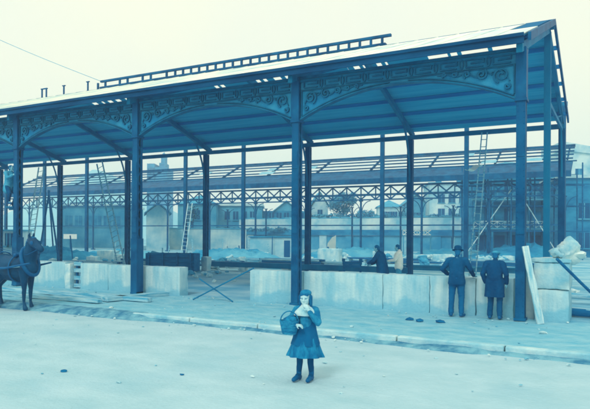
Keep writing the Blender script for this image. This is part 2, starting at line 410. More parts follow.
slab(2.305,5.9,-.60,.082,-.004,.03).build('ridge_boarding','timber',shed,fix=True)
slab(1.0,VB/2,.085,OH-.04,.03,.04).build('verge_boarding','timber',shed,fix=True)
slab(7.35,VB-EV,-43,.02,.03,.045).build('roof_boarding','deck',shed,fix=True)
gaps=[(-2.1,-1.95),(-3.2,-3.05),(-3.55,-3.45),(-.8,.0),(-5.9,-4.3),(-9.3,-7.6),(-13.4,-12.4),(-19.0,-14.2),(-27,-22.2),(-42.9,-31)]
for c0,c1 in ((6.0,7.5),(9.4,12.3),(13.4,14.2),(19.2,22.1)):
    q=c0
    while q<c1: wd=rnd.uniform(.12,.34); gaps.append((-q-wd,-q)); q+=wd+rnd.uniform(.15,.4)
for (xa,xb) in gaps:     # odd boards across the gap left below the ridge
    slab(6.2,7.34,xa,xb,.035,.03).build('loose_boarding','deck',shed,fix=True)
mb=MB(); mb.box(-43,.12,EV-.05,EV-.02,EAVE-.235,EAVE-.005); mb.box(-43,.12,EV-.09,EV-.05,EAVE-.08,EAVE-.0); mb.box(-43,.12,EV-.075,EV-.05,EAVE-.24,EAVE-.19)
mb.build('fascia','fascia',shed)
mb=MB(); slope_bar(mb,OH,EV+.3,VB/2,.0,.07,.2); mb.build('verge_rafter','iron',shed,fix=True)
mb=MB(); slope_bar(mb,OH,VB/2,VB-EV,.0,.07,.2); mb.build('verge_rafter','iron',shed,fix=True)
# gable mid column and its bracing
mb=column_mesh(8.75,.2,.24,0,False); mb.build('column','ironlift',shed,loc=(0,VB/2,0))
mb=MB()
for z in (6.5,): mb.bar((0,VB/2,z),(0,VB,z),.08,.14)
mb.build('gable_tie','ironlift',shed)
mb=MB(); mb.bar((.02,VB-2.4,6.6),(.02,VB-.5,7.0),.05); mb.bar((.02,VB-2.4,7.4),(.02,VB-.5,6.6),.05); mb.build('gable_brace','ironlift',shed)
# ridge lantern kerb under construction
rl=MB(); rl.box(-20.3,-5.4,VB/2-.06,VB/2+.06,RIDGE+.29,RIDGE+.38); rl.box(-20.3,-5.6,VB/2-.1,VB/2+.1,RIDGE-.02,RIDGE+.06) 
lant=rl.build('lantern_rail','iron',shed)
u=5.75
for q in range(33):
    if q in (24,27,30): u+=.45; continue
    h=MB().box(-u-.04,-u+.04,VB/2-.04,VB/2+.04,RIDGE-.05,RIDGE+.29).build('lantern_post','iron',lant); u+=.45+(.0 if q<22 else .05)
for px in (45.5,63,87):
    r=(px-295)/F
    t=(CX+sn*VB/2-r*(CY+cs*VB/2))/(cs+r*sn)
    mb=MB(); mb.box(-t-.03,-t+.03,VB/2-.03,VB/2+.03,RIDGE-.05,RIDGE+.42)
    if px==45.5: mb.box(-t-.36,-t-.30,VB/2-.03,VB/2+.03,RIDGE-.05,RIDGE+.42); mb.box(-t-.40,-t+.07,VB/2-.035,VB/2+.035,RIDGE+.42,RIDGE+.47)
    else: mb.box(-t-.1,-t+.1,VB/2-.035,VB/2+.035,RIDGE+.42,RIDGE+.46)
    mb.build('lantern_post','iron',shed)
# foot beam joining the back columns
MB().box(-18.4,-6.6,VB-.16,VB+.16,.22,.50).build('sill_beam','ironlift',shed,bevel=.01)
for u in (8,10.5,13.2,15.9): MB().box(-u-.2,-u+.2,VB-.2,VB+.2,-.05,.22).build('padstone','stone',shed)

# ================================================================== TALL FRAME BETWEEN THE SHEDS
hall=thing('hall_frame','row of tall slender iron columns standing between the two sheds, no roof yet','building frame',site(0,26.2),RZ)
hc=None
for k in range(10):
    x=-.92-6.05*k
    if hc is None: hc=column_mesh(10.3,.27,.24,0,False).build('column','iron',hall,loc=(x,0,0))
    else: copy_part(hc,hall,(x,0,0))
MB().box(-56,-.7,-.1,.1,10.3,10.55).build('top_beam','ironlift',hall)

# ================================================================== FAR SHED
far=thing('rear_shed','second market shed behind with crossed lattice girder and bare roof purlins','shed',site(-1.7,39),RZ)
NP=13; SP=6.05; RH=10.5
def fz(v):
    t=v if v<=6.1 else 12.2-v
    return 7.45+(RH-7.45)*(t+.4)/6.5
pm=None
for k in range(NP):
    x=-SP*k
    if pm is None:
        mb=MB(); mb.tube([(0,0,0),(0,0,.5),(0,0,5.4)],[.15,.11,.10],10); mb.box(-.16,.16,-.16,.16,5.3,5.4); mb.box(-.2,.2,-.2,.2,0,.12)
        pm=mb.build('post','iron',far,smooth=40)
        mb=MB()
        for sg in (-1,1): mb.tube([(sg*(.1+.9*(1-math.cos(t))),0,4.2+1.15*math.sin(t)) for t in [math.pi/2*q/8 for q in range(9)]],.04,6)
        mb.build('bracket','iron',pm,smooth=40)
    else: copy_part(pm,far,(x,0,0))
tg=None
for k in range(NP-1):
    if tg is None:
        mb=MB(); mb.box(-SP,0,-.09,.09,5.4,5.52); mb.box(-SP,0,-.09,.09,6.7,6.86); P=SP/4
        for j in range(4):
            a=-P*j; b=a-P
            mb.bar((a,-.03,5.5),(b,-.03,6.72),.13,.03,(0,1,0)); mb.bar((b,.03,5.5),(a,.03,6.72),.13,.03,(0,1,0))
            mb.box(a-.045,a+.045,-.06,.06,5.52,6.7)
        tg=mb.build('lattice_girder','iron',far,loc=(0,0,0))
    else: copy_part(tg,far,(-SP*k,0,0))
XL=-SP*(NP-1)
MB().box(XL,.5,-.55,-.42,6.95,7.45).build('eave_board','iron',far)
mb=MB().prismx([(-.42,fz(-.42)-.02),(1.15,fz(1.15)-.02),(1.15,fz(1.15)-.1),(-.42,fz(-.42)-.1)],XL,.5); mb.build('roof_boarding','iron',far,fix=True)
for (va,vb) in ((1.2,1.75),):
    mb=MB().prismx([(va,fz(va)-.02),(vb,fz(vb)-.02),(vb,fz(vb)-.1),(va,fz(va)-.1)],XL,.5); mb.build('roof_boarding','iron',far,fix=True)
for v in (1.75,2.65,3.6,4.5,5.3,6.1,8.6,11):
    mb=MB(); h=.12 if v!=6.1 else .24
    mb.box(XL,.45,v-.07,v+.07,fz(v)-h,fz(v)); mb.build('purlin','iron',far)
for k in range(NP):
    x=-SP*k
    for (a,b) in ((-.4,6.1),):
        mb=MB().prismx([(a,fz(a)-.12),(b,fz(b)-.12),(b,fz(b)-.34),(a,fz(a)-.34)],x-.06,x+.06); mb.build('rafter','iron',far,fix=True)
    copy_part(pm,far,(x,12.2,0))
MB().box(XL,.3,12.1,12.3,6.7,6.95).build('eave_beam','iron',far)
MB().box(XL,0,-.05,.05,2.92,3.04).build('tie_rail','iron',far)
for k in range(9):                                        # odd boards lying over the purlins
    x=-rnd.uniform(2,60); v=rnd.choice((2.6,3.6,4.8)); L=rnd.uniform(.8,2)
    mb=MB().prismx([(v-.35,fz(v-.35)+.03),(v+.35,fz(v+.35)+.03),(v+.35,fz(v+.35)),(v-.35,fz(v-.35))],x-L,x); mb.build('loose_boarding','plankx',far,fix=True)

# ================================================================== LOW STREET WALLS
WF=.30
def wall(xa,xb,y0,th,h,joints,label,name='low_wall'):
    t=thing(name,label,'wall',site(xa,y0),RZ)
    xs=[0]+[j-xa for j in joints]+[xb-xa]
    for a,b in zip(xs,xs[1:]):
        mb=MB(); mb.worn(a,b,rnd.uniform(-.012,.012),th,-.1,h+rnd.uniform(-.02,.02),.09,.012,a); mb.build('wall_block','conc',t,smooth=35)
    return t
def ux(px,v):                                             # site x of a column of the photo on plane v
    r=(px-295)/F; return -(CX+sn*v-r*(CY+cs*v))/(cs+r*sn)
wl=wall(ux(80,WF),ux(180,WF),WF,.45,.93,[ux(108,WF)],'pale stained concrete wall between the fourth column and the gap')
wall(-27,ux(65.5,WF),WF,.45,.93,[-22.5],'pale concrete wall behind the horse at the left')
one(MB().worn(0,ux(71.5,WF)-ux(66,WF),0,.4,-.1,.90,.08,.012,3),'stone_post','pale','bright white upright stone between the two left walls','stone post',site(ux(66,WF),WF-.06),RZ,smooth=35)
t=thing('board_gate','low gate of gapped boards beside the bright white upright stone','gate',site(ux(71.8,WF),WF+.1),RZ)
for z in (.02,.30,.58,.82): MB().box(0,ux(79.7,WF)-ux(71.8,WF),0,.05,z,z+.14).build('board','plankx',t)
for x in (.05,ux(79.7,WF)-ux(71.8,WF)-.13): MB().box(x,x+.08,.055,.12,-.05,.98).build('upright','timber',t)
wr=wall(ux(250,WF),-.20,WF,.45,.95,[ux(303,WF),ux(383,WF),ux(430,WF),ux(476,WF)],'long pale concrete wall in front of which two men stand')
pier=thing('wall_pier','tall pale stone pier beside the corner column, higher than the wall','pier',site(.0,.12),RZ)
MB().worn(.28,1.05,0,.95,-.1,.745,.08,.016,1).build('stone_block','conc',pier,smooth=35)
MB().worn(.27,1.06,.01,.95,.75,1.385,.08,.016,2).build('stone_block','stone',pier,smooth=35)
MB().worn(.16,1.10,-.03,1.0,1.38,1.48,.07,.016,3).build('coping','stone',pier,smooth=35)
MB().worn(-.10,.26,.34,.9,-.1,1.28,.09,.016,4).build('stone_block','stone',pier,smooth=35)
p=site(1.0,.55,1.48)
mb=MB().rock((0,0,.22),(.26,.22,.28),5).rock((-.16,.1,.12),(.22,.2,.15),9).rock((.2,-.02,.08),(.2,.16,.1),11)
one(mb,'rough_stone','pale','lumpy pale rough stone sitting on top of the stone pier','stone',p,smooth=45)
mb=MB().box(-.5,.5,-.3,.3,-.1,1.35); one(mb,'stone_block','stone','big pale stone block at the right edge behind the dark pole','stone block',site(2.2,1.5),RZ+.1,bevel=.04)
# leaning plank
a=Gp(541,324); b=Wp(525.5,246,a.y+.32)
d=b-a; L=d.length
mb=MB(); vs=[]
m=14
for i in range(m+1):
    t=i/m; w=.075*(1+.25*noise.noise(Vector((t*5,1,0)))); off=.012*noise.noise(Vector((t*4,7,0)))
    for (sx,sy) in ((-1,0),(1,0),(1,1),(-1,1)): vs.append((sx*w+off+ (.012*noise.noise(Vector((t*9,sx*3,0)))), sy*.045, t*L))
fs=[(3,2,1,0),tuple(4*m+i for i in range(4))]
for i in range(m):
    for k in range(4): fs.append((4*i+k,4*i+(k+1)%4,4*i+4+(k+1)%4,4*i+4+k))
mb.add(vs,fs)
o=one(mb,'rough_plank','plank','pale rough-edged slab plank leaning upright beside the corner column','plank',a)
o.rotation_mode='QUATERNION'; o.rotation_quaternion=Vector((0,0,1)).rotation_difference(d.normalized())
# dark pole and timber at the right edge
a=Wp(557,259,13.35); b=Wp(602,303,14.3); mb=MB().tube([a,(a+b)/2+Vector((0,0,-.01)),b],.035,8)
one(mb,'wooden_pole','timber','dark straight pole slanting from the pier down to the right','pole',smooth=40)
for i,(px,py,L,r,an) in enumerate(((568,316,1.6,.10,.1),(585,318,1.5,.11,-.05),(578,306,1.7,.10,.04))):
    p=Gp(px,py); mb=MB().tube([(-L/2,0,r),(0,.02,r*1.05),(L/2,0,r*.9)],r,10)
    o=one(mb,'log','timber' if i==0 else 'plankx','short dark log lying in the heap right of the stone pier' if i==0 else ('weathered log at the far right edge of the heap by the pier' if i==1 else 'weathered log lying highest and furthest back in the heap by the pier'),'log',p+Vector((0,.3*i,.0 if i<2 else .14)),RZ+an,smooth=40)
mb=MB().rock((0,0,.06),(.22,.12,.08),21).rock((.18,.0,.04),(.12,.1,.06),22)
one(mb,'rag','pale','pale crumpled rag lying on the logs right of the pier','rag',Gp(572,300)+Vector((0,.1,.22)),smooth=50)

# planks along the left pavement
for i,(pa,pb,w,h,lab) in enumerate((((-6,290),(150,302),.22,.13,'long weathered timber lying along the left wall behind the horse'),
        ((-6,295),(100,303),.2,.10,'long weathered timber lying nearest the kerb beside the horse'),
        ((104,301.5),(166,295.5),.35,.13,'short broad timber slab lying askew near the left end of the pavement'))):
    a=Gp(*pa); b=Gp(*pb); d=b-a; mb=MB().box(0,d.length,-w/2,w/2,0,h)
    one(mb,'timber_baulk','plankx',lab,'timber',a,math.atan2(d.y,d.x),bevel=.015)
# crossed bars in the gap
a,b=Gp(193,299.5),Wp(254,268,17.6); c,d=Wp(199,279,18.4),Gp(232.5,302)
one(MB().tube([a,b],.022,8),'iron_rod','ironlift','thin dark rod rising to the right in the gap, upper of the crossed pair','rod',smooth=40)
one(MB().tube([c+Vector((0,.08,0)),d+Vector((0,.08,0))],.022,8),'iron_rod','ironlift','thin dark rod falling to the right in the gap between the walls','rod',smooth=40)
# ================================================================== LADDERS, TRIPOD
def ladder(a,b,w,label,m='plank',side=None):
    a,b=Vector(a),Vector(b); d=b-a; s=(side or Vector((1,0,0))); s=(s-d.normalized()*s.dot(d.normalized())).normalized()
    t=thing('ladder',label,'ladder',a)
    for sg,ww in ((-1,.5),(1,.5)):
        MB().bar(s*w*ww*sg,d+s*w*.42*sg,.035 if w<.3 else .05,.045 if w<.3 else .07,s).build('rail',m,t)
    n=int(d.length/.33)
    for i in range(1,n):
        f=i/n; MB().tube([d*f-s*w*(.5-.08*f),d*f+s*w*(.5-.08*f)],.018,6).build('rung',m,t)
    return t
xs=lambda px,v: ux(px,v)
ladder(site(ux(27,10.2),10.2),site(ux(41,VB-.12),VB-.12,6.5),.6,'tall pale ladder leaning against the rear beam left of the tripod',side=site(1,0)-site(0,0))
ladder(site(ux(122,VB-.9),VB-.9),site(ux(99,VB-.13),VB-.13,6.5),.55,'thin tall ladder leaning to the left behind the left wall','plankx',side=site(1,0)-site(0,0))
ladder(site(ux(183,25.2),25.2),site(ux(190,26),26,4.7),.55,'short pale ladder leaning on a tall column behind the plank bin',side=site(1,0)-site(0,0))
L4=ladder(site(ux(472,VB-1.6),VB-1.6),site(ux(484,VB-.13),VB-.13,6.6),.28,'very tall narrow ladder behind the hatted man, canvas on it','plankx',side=site(1,0)-site(0,0))
a=Wp(474,168,site(ux(478,VB-.5),VB-.5).y-.12)
mb=sheet(-.38,.3,-.22,.14,14,8,lambda x,y:.08*math.sin(x*9+y*3)+.05*math.sin(y*14)-.12*x*x+.25*x); one(mb,'canvas_sheet','white','crumpled white canvas caught high up on the narrow ladder','canvas',a,.3,smooth=60)
trp=thing('tripod_hoist','dark three-legged pole hoist standing behind the left wall near the horse','tripod',Gp(50,262)); ap=Wp(49,192,Gp(50,262).y)-Gp(50,262)
for px,py in ((38,262),(60,268),(54,258)): MB().tube([Gp(px,py)-Gp(50,262),ap*1.0+Vector((rnd.uniform(-.08,.08),0,.1))],.06,7).build('leg','timber',trp,smooth=40)
# ================================================================== YARD CLUTTER
# plank bin
t=thing('plank_bin','dark plank-sided bin with uneven top standing behind the left gap','bin',Gp(173,271.5),RZ*.4)
mb=MB()
for i in range(4): mb.box(-1.35,1.3,-.5+rnd.uniform(-.01,.01),-.44,.06+i*.235,.06+i*.235+.225)
mb.build('front_boards','timber',t)
mb=MB()
for i in range(4): mb.box(-1.35,1.3,.44,.5,.06+i*.235,.06+i*.235+.225)
mb.build('rear_boards','timber',t)
for x in (-1.38,1.3): MB().box(x,x+.06,-.44,.44,.04,.98).build('end_boards','timber',t)
for x in (-1.2,-.4,.4,1.15): MB().box(x,x+.09,-.57,-.505,-.02,1.04).build('stake','timber',t)
mb=sheet(-1.3,1.28,-.43,.43,24,8,lambda x,y:.85+.12*noise.noise(Vector((x*2,y*2,1)))+.12*max(0,-x)); tag(mb.build('lime_heap','farmas',t,smooth=60))
def block(px,py,sx,sy,sz,label,m='stone',rz=0,name='stone_block',group=None,bevel=.03):
    return one(MB().worn(-sx/2,sx/2,-sy/2,sy/2,-.05,sz,.14,.035,px),name,m,label,name.replace('_',' '),Gp(px,py),RZ+rz,group,smooth=35)
block(157,268,.5,.4,.62,'pale upright stone block against the front left of the plank bin',rz=.3)
block(206,271,.55,.4,.8,'pale stone block at the right-hand end of the plank bin',rz=-.2)
block(108,260,1.6,.8,.75,'pale dressed stone block behind the middle of the left wall',rz=.1)
block(121,262,.9,.7,.55,'smaller pale stone block right of the larger one behind the left wall',rz=-.15)
block(93,263,.8,.6,.45,'low pale stone block behind the left wall near the slim post',rz=.2)
block(330,262,1.7,1.0,1.0,'pale square stone block with a crouching figure beside it',rz=.05)
block(443,262,1.6,.5,.6,'pale slanting slab lying in the yard left of the hatted man',rz=.4)
block(488,258,1.5,.6,.55,'pale stone block behind and between the two men at the wall',rz=.1)
block(508,262,.9,.6,.5,'small pale stone block behind the wall right of the capped man',rz=-.2)
block(420,259,2.4,.4,.4,'long low pale stone lying in the yard right of the shirt-sleeved man',rz=.15)
block(385,258,2.2,.6,.6,'wide pale stone lying behind the stooping man',rz=-.1)
block(310,264,.5,.5,.5,'small pale stone block just right of the second front column',rz=.3)
# low pale hut wall with a dark door
t=thing('site_hut','low pale plastered hut with one dark doorway behind the middle gap','hut',Gp(278,257),RZ*.3)
MB().box(-2.6,2.1,0,2.0,-.1,1.75).build('wall','farpale',t,bevel=.02); MB().box(-2.75,2.25,-.15,2.1,1.755,1.86).build('roof','farmid',t,bevel=.02)
MB().box(.55,1.1,-.03,.0-.004,0,1.5).build('door','fardk',t)
block(262,258,1.3,.5,.5,'pale low stone in front of the plastered hut',rz=.1)
# leaning pale panel
p=Gp(331,253); mb=MB().prism([(-.55,0),(.52,0),(.55,2.0),(.1,1.75),(-.38,1.1)],-.05,.05)
o=one(mb,'white_slab','white','tall white pointed slab standing upright behind the pale square block','slab',p+Vector((0,-8,0)) if 0 else p,-.15)
# rubble heaps: loose stones, each its own
def rubble(cx,cy,n,sx,sy,r0,r1,label,group,hgt=.25):
    for i in range(n):
        px=cx+rnd.gauss(0,sx); py=cy+rnd.gauss(0,sy); p=Gp(px,max(py,249)); r=r0+(r1-r0)*rnd.random()**2*.8
        p.z=max(0,rnd.uniform(0,hgt)*(1-abs(px-cx)/(2.5*sx)))
        mb=MB().rock((0,0,r*.3),(r,r*rnd.uniform(.6,1),r*rnd.uniform(.5,.8)),rnd.randint(1,99))
        one(mb,'loose_stone',rnd.choice(('heap','stone','farmas')),label,'stone',p,rnd.uniform(0,6),group)
rubble(228,262,46,13,5,.12,.42,'loose stone in the rubble heap behind the gap between the walls','rubble behind the gap')
rubble(205,274,26,16,4,.08,.25,'loose stone scattered on the ground inside the gap','stones inside the gap',.1)
rubble(345,259,30,18,3,.15,.5,'loose stone in the heap behind the worktable','rubble behind the worktable')
rubble(420,262,40,26,3.5,.15,.55,'loose stone in the yard rubble right of the shirt-sleeved man','rubble in the middle of the yard')
rubble(490,262,40,24,3.5,.12,.5,'loose stone in the yard rubble behind the two men','rubble behind the two men')
rubble(105,260,26,24,3,.12,.4,'loose stone in the yard rubble behind the left wall','rubble behind the left wall',.15)
# worktable
p=Gp(352,283); t=thing('work_table','dark wooden worktable standing behind the long wall','table',p,-.05)
MB().box(-.40,.40,-.26,.26,.78,.9).build('table_top','timber',t,bevel=.01); MB().box(-.36,.36,-.25,-.21,.66,.775).build('apron_board','timber',t)
for sx in (-1,1):
    for sy in (-1,1): MB().bar((sx*.36,sy*.2,0),(sx*.34,sy*.2,.78),.07).build('leg','timber',t)
    MB().box(sx*.36-.06,sx*.36+.06,-.2,.2,.9,1.02).build('bracket','timber',t)
# long girders lying in the yard
for i,(pa,pb,lab) in enumerate((((300,271),(345,273.5),'short dark beam lying on the ground behind the long wall, left of the table'),((400,270),(520,274),'long dark beam lying on the ground behind the two men'),((206,267),(262,268),'dark beam lying flat in the rubble behind the gap'))):
    a,b=Gp(*pa),Gp(*pb); mb=MB().bar(Vector((0,0,.3)),b-a+Vector((0,0,.3)),.18,.06); mb.bar(Vector((0,0,.05)),b-a+Vector((0,0,.05)),.18,.06); mb.bar(Vector((0,0,.17)),b-a+Vector((0,0,.17)),.04,.2)
    one(mb,'iron_beam','ironlift',lab,'beam',a)
def mound(px,py,rx,ry,h,label,m='yard',sd=0):
    mb=MB(); n=44; vs=[];fs=[]
    for j in range(n+1):
        for i in range(n+1):
            x,y=-1+2*i/n,-1+2*j/n; r=min(1,math.hypot(x,y)); k=(1-r*r)
            vs.append((x*rx,y*ry,h*k*(1+.5*noise.noise(Vector((x*2+sd,y*2,1)))+.35*noise.noise(Vector((x*6+sd,y*6,1)))+.3*noise.noise(Vector((x*15+sd,y*15,1))))-.06))
    for j in range(n):
        for i in range(n): a=j*(n+1)+i; fs.append((a,a+1,a+n+2,a+n+1))
    return one(mb.add(vs,fs),'earth_mound',m,label,'earth mound',Gp(px,py),rnd.uniform(-.3,.3),smooth=25)
mound(232,261,4.5,2.2,1.0,'broad dark earth mound among the rubble behind the gap between the walls','farmas',1)
mound(120,258,5,2.5,.7,'low earth mound behind the white-fronted stone blocks at the left','farmas',2)
mound(352,257,6,2.5,.8,'earth mound behind the worktable','farmas',3)
mound(455,257,6,2.5,.7,'earth mound in the yard beyond the hatted man','farmas',4)
mound(520,259,5,2.2,1.1,'dark earth mound in front of the gallery building','farmid',5)
mound(60,259,4,2,.8,'dark earth mound behind the tripod at the left','farmid',6)
def stack(px,py,L,n,rows,label,m='timber',rz=0):
    t=thing('timber_stack',label,'timber stack',Gp(px,py),RZ+rz)
    for r in range(rows):
        for i in range(n):
            x=rnd.uniform(-.25,.25); MB().box(-L/2+x,L/2+x,-n*.11+i*.22,-n*.11+i*.22+.2,r*.12,r*.12+.105).build('board',rnd.choice((m,m,'plankx')),t)
    return t
stack(292,266,4.2,5,4,'dark stack of boards lying left of the second front column in the yard')
stack(398,263,4.6,4,3,'stack of boards lying behind the stooping man and the shirt-sleeved man',rz=.1)
stack(478,266,3.6,5,4,'dark stack of boards behind the two men at the wall',rz=-.08)
stack(92,267,4.0,4,3,'stack of boards lying just behind the left wall')
stack(222,266,2.6,4,3,'short dark stack of boards right of the plank bin',rz=.15)
# scaffold before the gallery building
sc_=thing('scaffold','dark pole scaffold with plank stages in front of the gallery building','scaffold',Wp(525,235,52)-Vector((0,0,2)),-.12)
for i in range(6):
    for y in (0,1.3):
        x=-5.2+i*2.0; MB().tube([(x,y,-.2),(x+rnd.uniform(-.12,.12),y,7.6+rnd.uniform(-.5,.9))],.06,6).build('pole','timber',sc_,smooth=40)
for z in (2.3,4.5,6.4):
    for y in (0,1.3): MB().tube([(-5.8,y+.08,z),(5.4,y+.08,z+.05)],.05,6).build('ledger','timber',sc_,smooth=40)
    MB().box(-5.5+rnd.uniform(0,2),4.8-rnd.uniform(0,2),.1,1.25,z+.06,z+.11).build('stage_boards','timber',sc_)
for a_,b_ in (((-5.2,-.08,0),(-1.2,-.08,6)),((2.8,-.08,.2),(-.8,-.08,6.2))): MB().tube([a_,b_],.045,6).build('diagonal_pole','plank',sc_,smooth=40)
# white notice board at left
p=Gp(70,262); t=thing('notice_board','small white blank board on a post behind the left wall','board',Wp(70,262,p.y+8)); h=Wp(70,237,p.y+8).z-t.location.z
t.location.z=0; zc=Wp(70,236.5,p.y+8).z
MB().box(-.55,.55,-.03,.03,zc-.2,zc+.2).build('board','white',t); MB().box(-.05,.05,.03,.1,0,zc+.15).build('post','timber',t)
# ================================================================== BACKGROUND
def pbox(name,label,cat,px0,px1,ytop,z,depth,m,roof=None,rot=0.0,base=0):
    a=Wp(px0,ytop,z); b=Wp(px1,ytop,z); w=b.x-a.x; h=(a.z+b.z)/2-base
    t=thing(name,label,cat,((a.x+b.x)/2,z,base),rot)
    MB().box(-w/2,w/2,0,depth,-1,h).build('wall',m,t)
    return t,w,h
def wins(t,w,h,rows,cols,ww,wh,z0,dz,m='fardk',x0=None,x1=None,frame='farmas'):
    x0=-w/2+ww if x0 is None else x0; x1=w/2-ww if x1 is None else x1
    for r in range(rows):
        for c in range(cols):
            x=x0+(x1-x0)*(c+.5)/cols; z=z0+dz*r
            f=MB().box(x-ww/2,x+ww/2,-.06,-.004,z,z+wh).build('window',m,t)
            MB().box(x-.04,x+.04,-.085,-.062,z,z+wh).build('glazing_bar',frame,f)
            MB().box(x-ww/2-.1,x+ww/2+.1,-.15,-.065,z-.14,z-.005).build('sill',frame,f)
def hip(t,w,h,depth,rh,m='slate',ov=.35):
    x,y0,y1=w/2+ov,-ov,depth+ov; r=max(0,x-(y1-y0)/2)
    ym=(y0+y1)/2
    MB().add([(-x,y0,h+.004),(x,y0,h+.004),(x,y1,h+.004),(-x,y1,h+.004),(-r-.01,ym,h+rh),(r+.01,ym,h+rh)],[(0,3,2,1),(0,1,5,4),(1,2,5),(2,3,4,5),(3,0,4)]).build('roof',m,t)
def gable(t,w,h,depth,rh,m='slate',wallm=None):
    MB().add([(-w/2,0,h+.003),(w/2,0,h+.003),(0,0,h+rh),(-w/2,depth,h+.003),(w/2,depth,h+.003),(0,depth,h+rh)],[(0,1,2),(5,4,3),(0,3,4,1)]).build('gable',wallm or m,t)
    for sg in (-1,1):
        MB().bar((sg*(w/2+.25),depth/2,h-.1),(sg*.02,depth/2,h+rh+.12),depth+.6,.14,(0,1,0)) if 0 else None
        MB().add([(sg*(w/2+.3),-.3,h-.15),(0,-.3,h+rh+.06),(0,depth+.3,h+rh+.06),(sg*(w/2+.3),depth+.3,h-.15),(sg*(w/2+.3),-.3,h+.02),(0,-.3,h+rh+.24),(0,depth+.3,h+rh+.24),(sg*(w/2+.3),depth+.3,h+.02)],
          [(0,1,2,3),(7,6,5,4),(0,4,5,1),(2,6,7,3),(0,3,7,4)]).build('roof_slope',m,t,fix=True)
# retaining wall
t=thing('retaining_wall','long pale retaining wall with dark band across the middle background','wall',site(-48,60),RZ)
MB().box(0,43,0,1.2,-.3,2.0).build('lower_wall','farmas',t); MB().box(0,43,-.25,1.2,2.005,2.75).build('band_course','farmid',t); MB().box(0,43,-.1,1.2,2.755,4.3).build('parapet','farpale',t)
mb=MB().prism([(0,4.305)]+[(i*.5,4.45+.35*noise.noise(Vector((i*.4,2,2)))+.2*noise.noise(Vector((i*1.7,2,2)))) for i in range(0,87)]+[(43,4.305)],0,1.0); mb.build('ragged_top','farmas',t)
for i in range(11): MB().box(1.5+i*4,2.6+i*4,-.12,-.004,-.2,1.99).build('buttress','farpale' if i%3==0 else 'farmas',t)
# lattice balustrade pieces
def lattice(px0,px1,z,hy,label):
    a,b=Wp(px0,hy,z),Wp(px1,hy,z); w=(b-a).length; t=thing('lattice_panel',label,'railing',(a.x,z,0),math.atan2(b.y-a.y,b.x-a.x))
    zt,zb=Wp(px0,hy-2.6,z).z,Wp(px0,hy+2.6,z).z
    mb=MB(); mb.box(0,w,-.03,.03,zt-.07,zt); mb.box(0,w,-.03,.03,zb,zb+.07)
    n=max(2,int(w/.62)); 
    for i in range(n):
        x=w*i/n; x2=w*(i+1)/n; mb.bar((x,-.02,zb),(x2,-.02,zt),.07,.03,(0,1,0)); mb.bar((x2,.02,zb),(x,.02,zt),.07,.03,(0,1,0)); mb.box(x-.03,x+.03,-.03,.03,zb,zt)
    mb.build('lattice','white',t)
    for x in (.05,w-.05): MB().box(x-.05,x+.05,-.05,.05,0,zb).build('post','farmas',t)
lattice(403,431,58.5,232.5,'white crossed lattice railing panel below the far lattice girder, middle right')
# right-hand building
t,w,h=pbox('gallery_building','three-storey dark building with upper galleries behind the corner column','building',474,562,168,66,9,'farmid',rot=-.12)
wins(t,w,h,2,4,.9,1.7,3.4,3.0); hip(t,w,h,9,1.2)
for z in (2.75,5.95):
    MB().box(-w/2-.2,w/2+.2,-1.2,-.2,z,z+.16).build('gallery_floor','farmas',t)
    rl=MB(); n=int(w/.8)
    rl.box(-w/2-.1,w/2+.1,-1.2,-1.14,z+.85,z+.93)
    for i in range(n+1):
        x=-w/2+w*i/n; rl.box(x-.03,x+.03,-1.2,-1.15,z+.165,z+.85)
        if i<n and z<3: rl.bar((x,-1.17,z+.2),(x+w/n,-1.17,z+.84),.05,.02,(0,1,0)); rl.bar((x+w/n,-1.185,z+.2),(x,-1.185,z+.84),.05,.02,(0,1,0))
    rl.build('gallery_rail','farpale' if z<3 else 'farmas',t)
for i in range(6):
    x=-w/2+w*i/5; MB().box(x-.09,x+.09,-1.1,-.92,-.2,h).build('gallery_post','farmid',t)
for i in range(5):
    x=-w/2+w*(i+.5)/5; MB().box(x-.55,x+.55,-.06,-.004,0,2.1).build('doorway','fardk',t)
t,w,h=pbox('plain_building','plain dark blue two-storey building at the far right edge','building',566,640,178,58,9,'farmid',rot=-.1)
wins(t,w,h,2,3,1.0,1.5,.9,2.9); MB().box(-w/2-.2,w/2+.2,-.25,9,h+.003,h+.3).build('cornice','farpale',t)
t,w,h=pbox('pale_building','tall pale building with sloping top behind the far right edge','building',565,660,150,92,10,'farpale',rot=-.1)
MB().add([(-w/2-.3,-.3,h+1.4),(w/2,-.3,h-1.5),(w/2,10,h-1.5),(-w/2-.3,10,h+1.4),(-w/2-.3,-.3,h+.004),(w/2,-.3,h-1.9),(w/2,10,h-1.9),(-w/2-.3,10,h+.004)],[(0,1,2,3),(7,6,5,4),(0,4,5,1),(2,6,7,3),(0,3,7,4)]).build('roof','farpale',t,fix=True)
wins(t,w,h,2,5,1.2,1.8,7.5,3.3,'farmid')
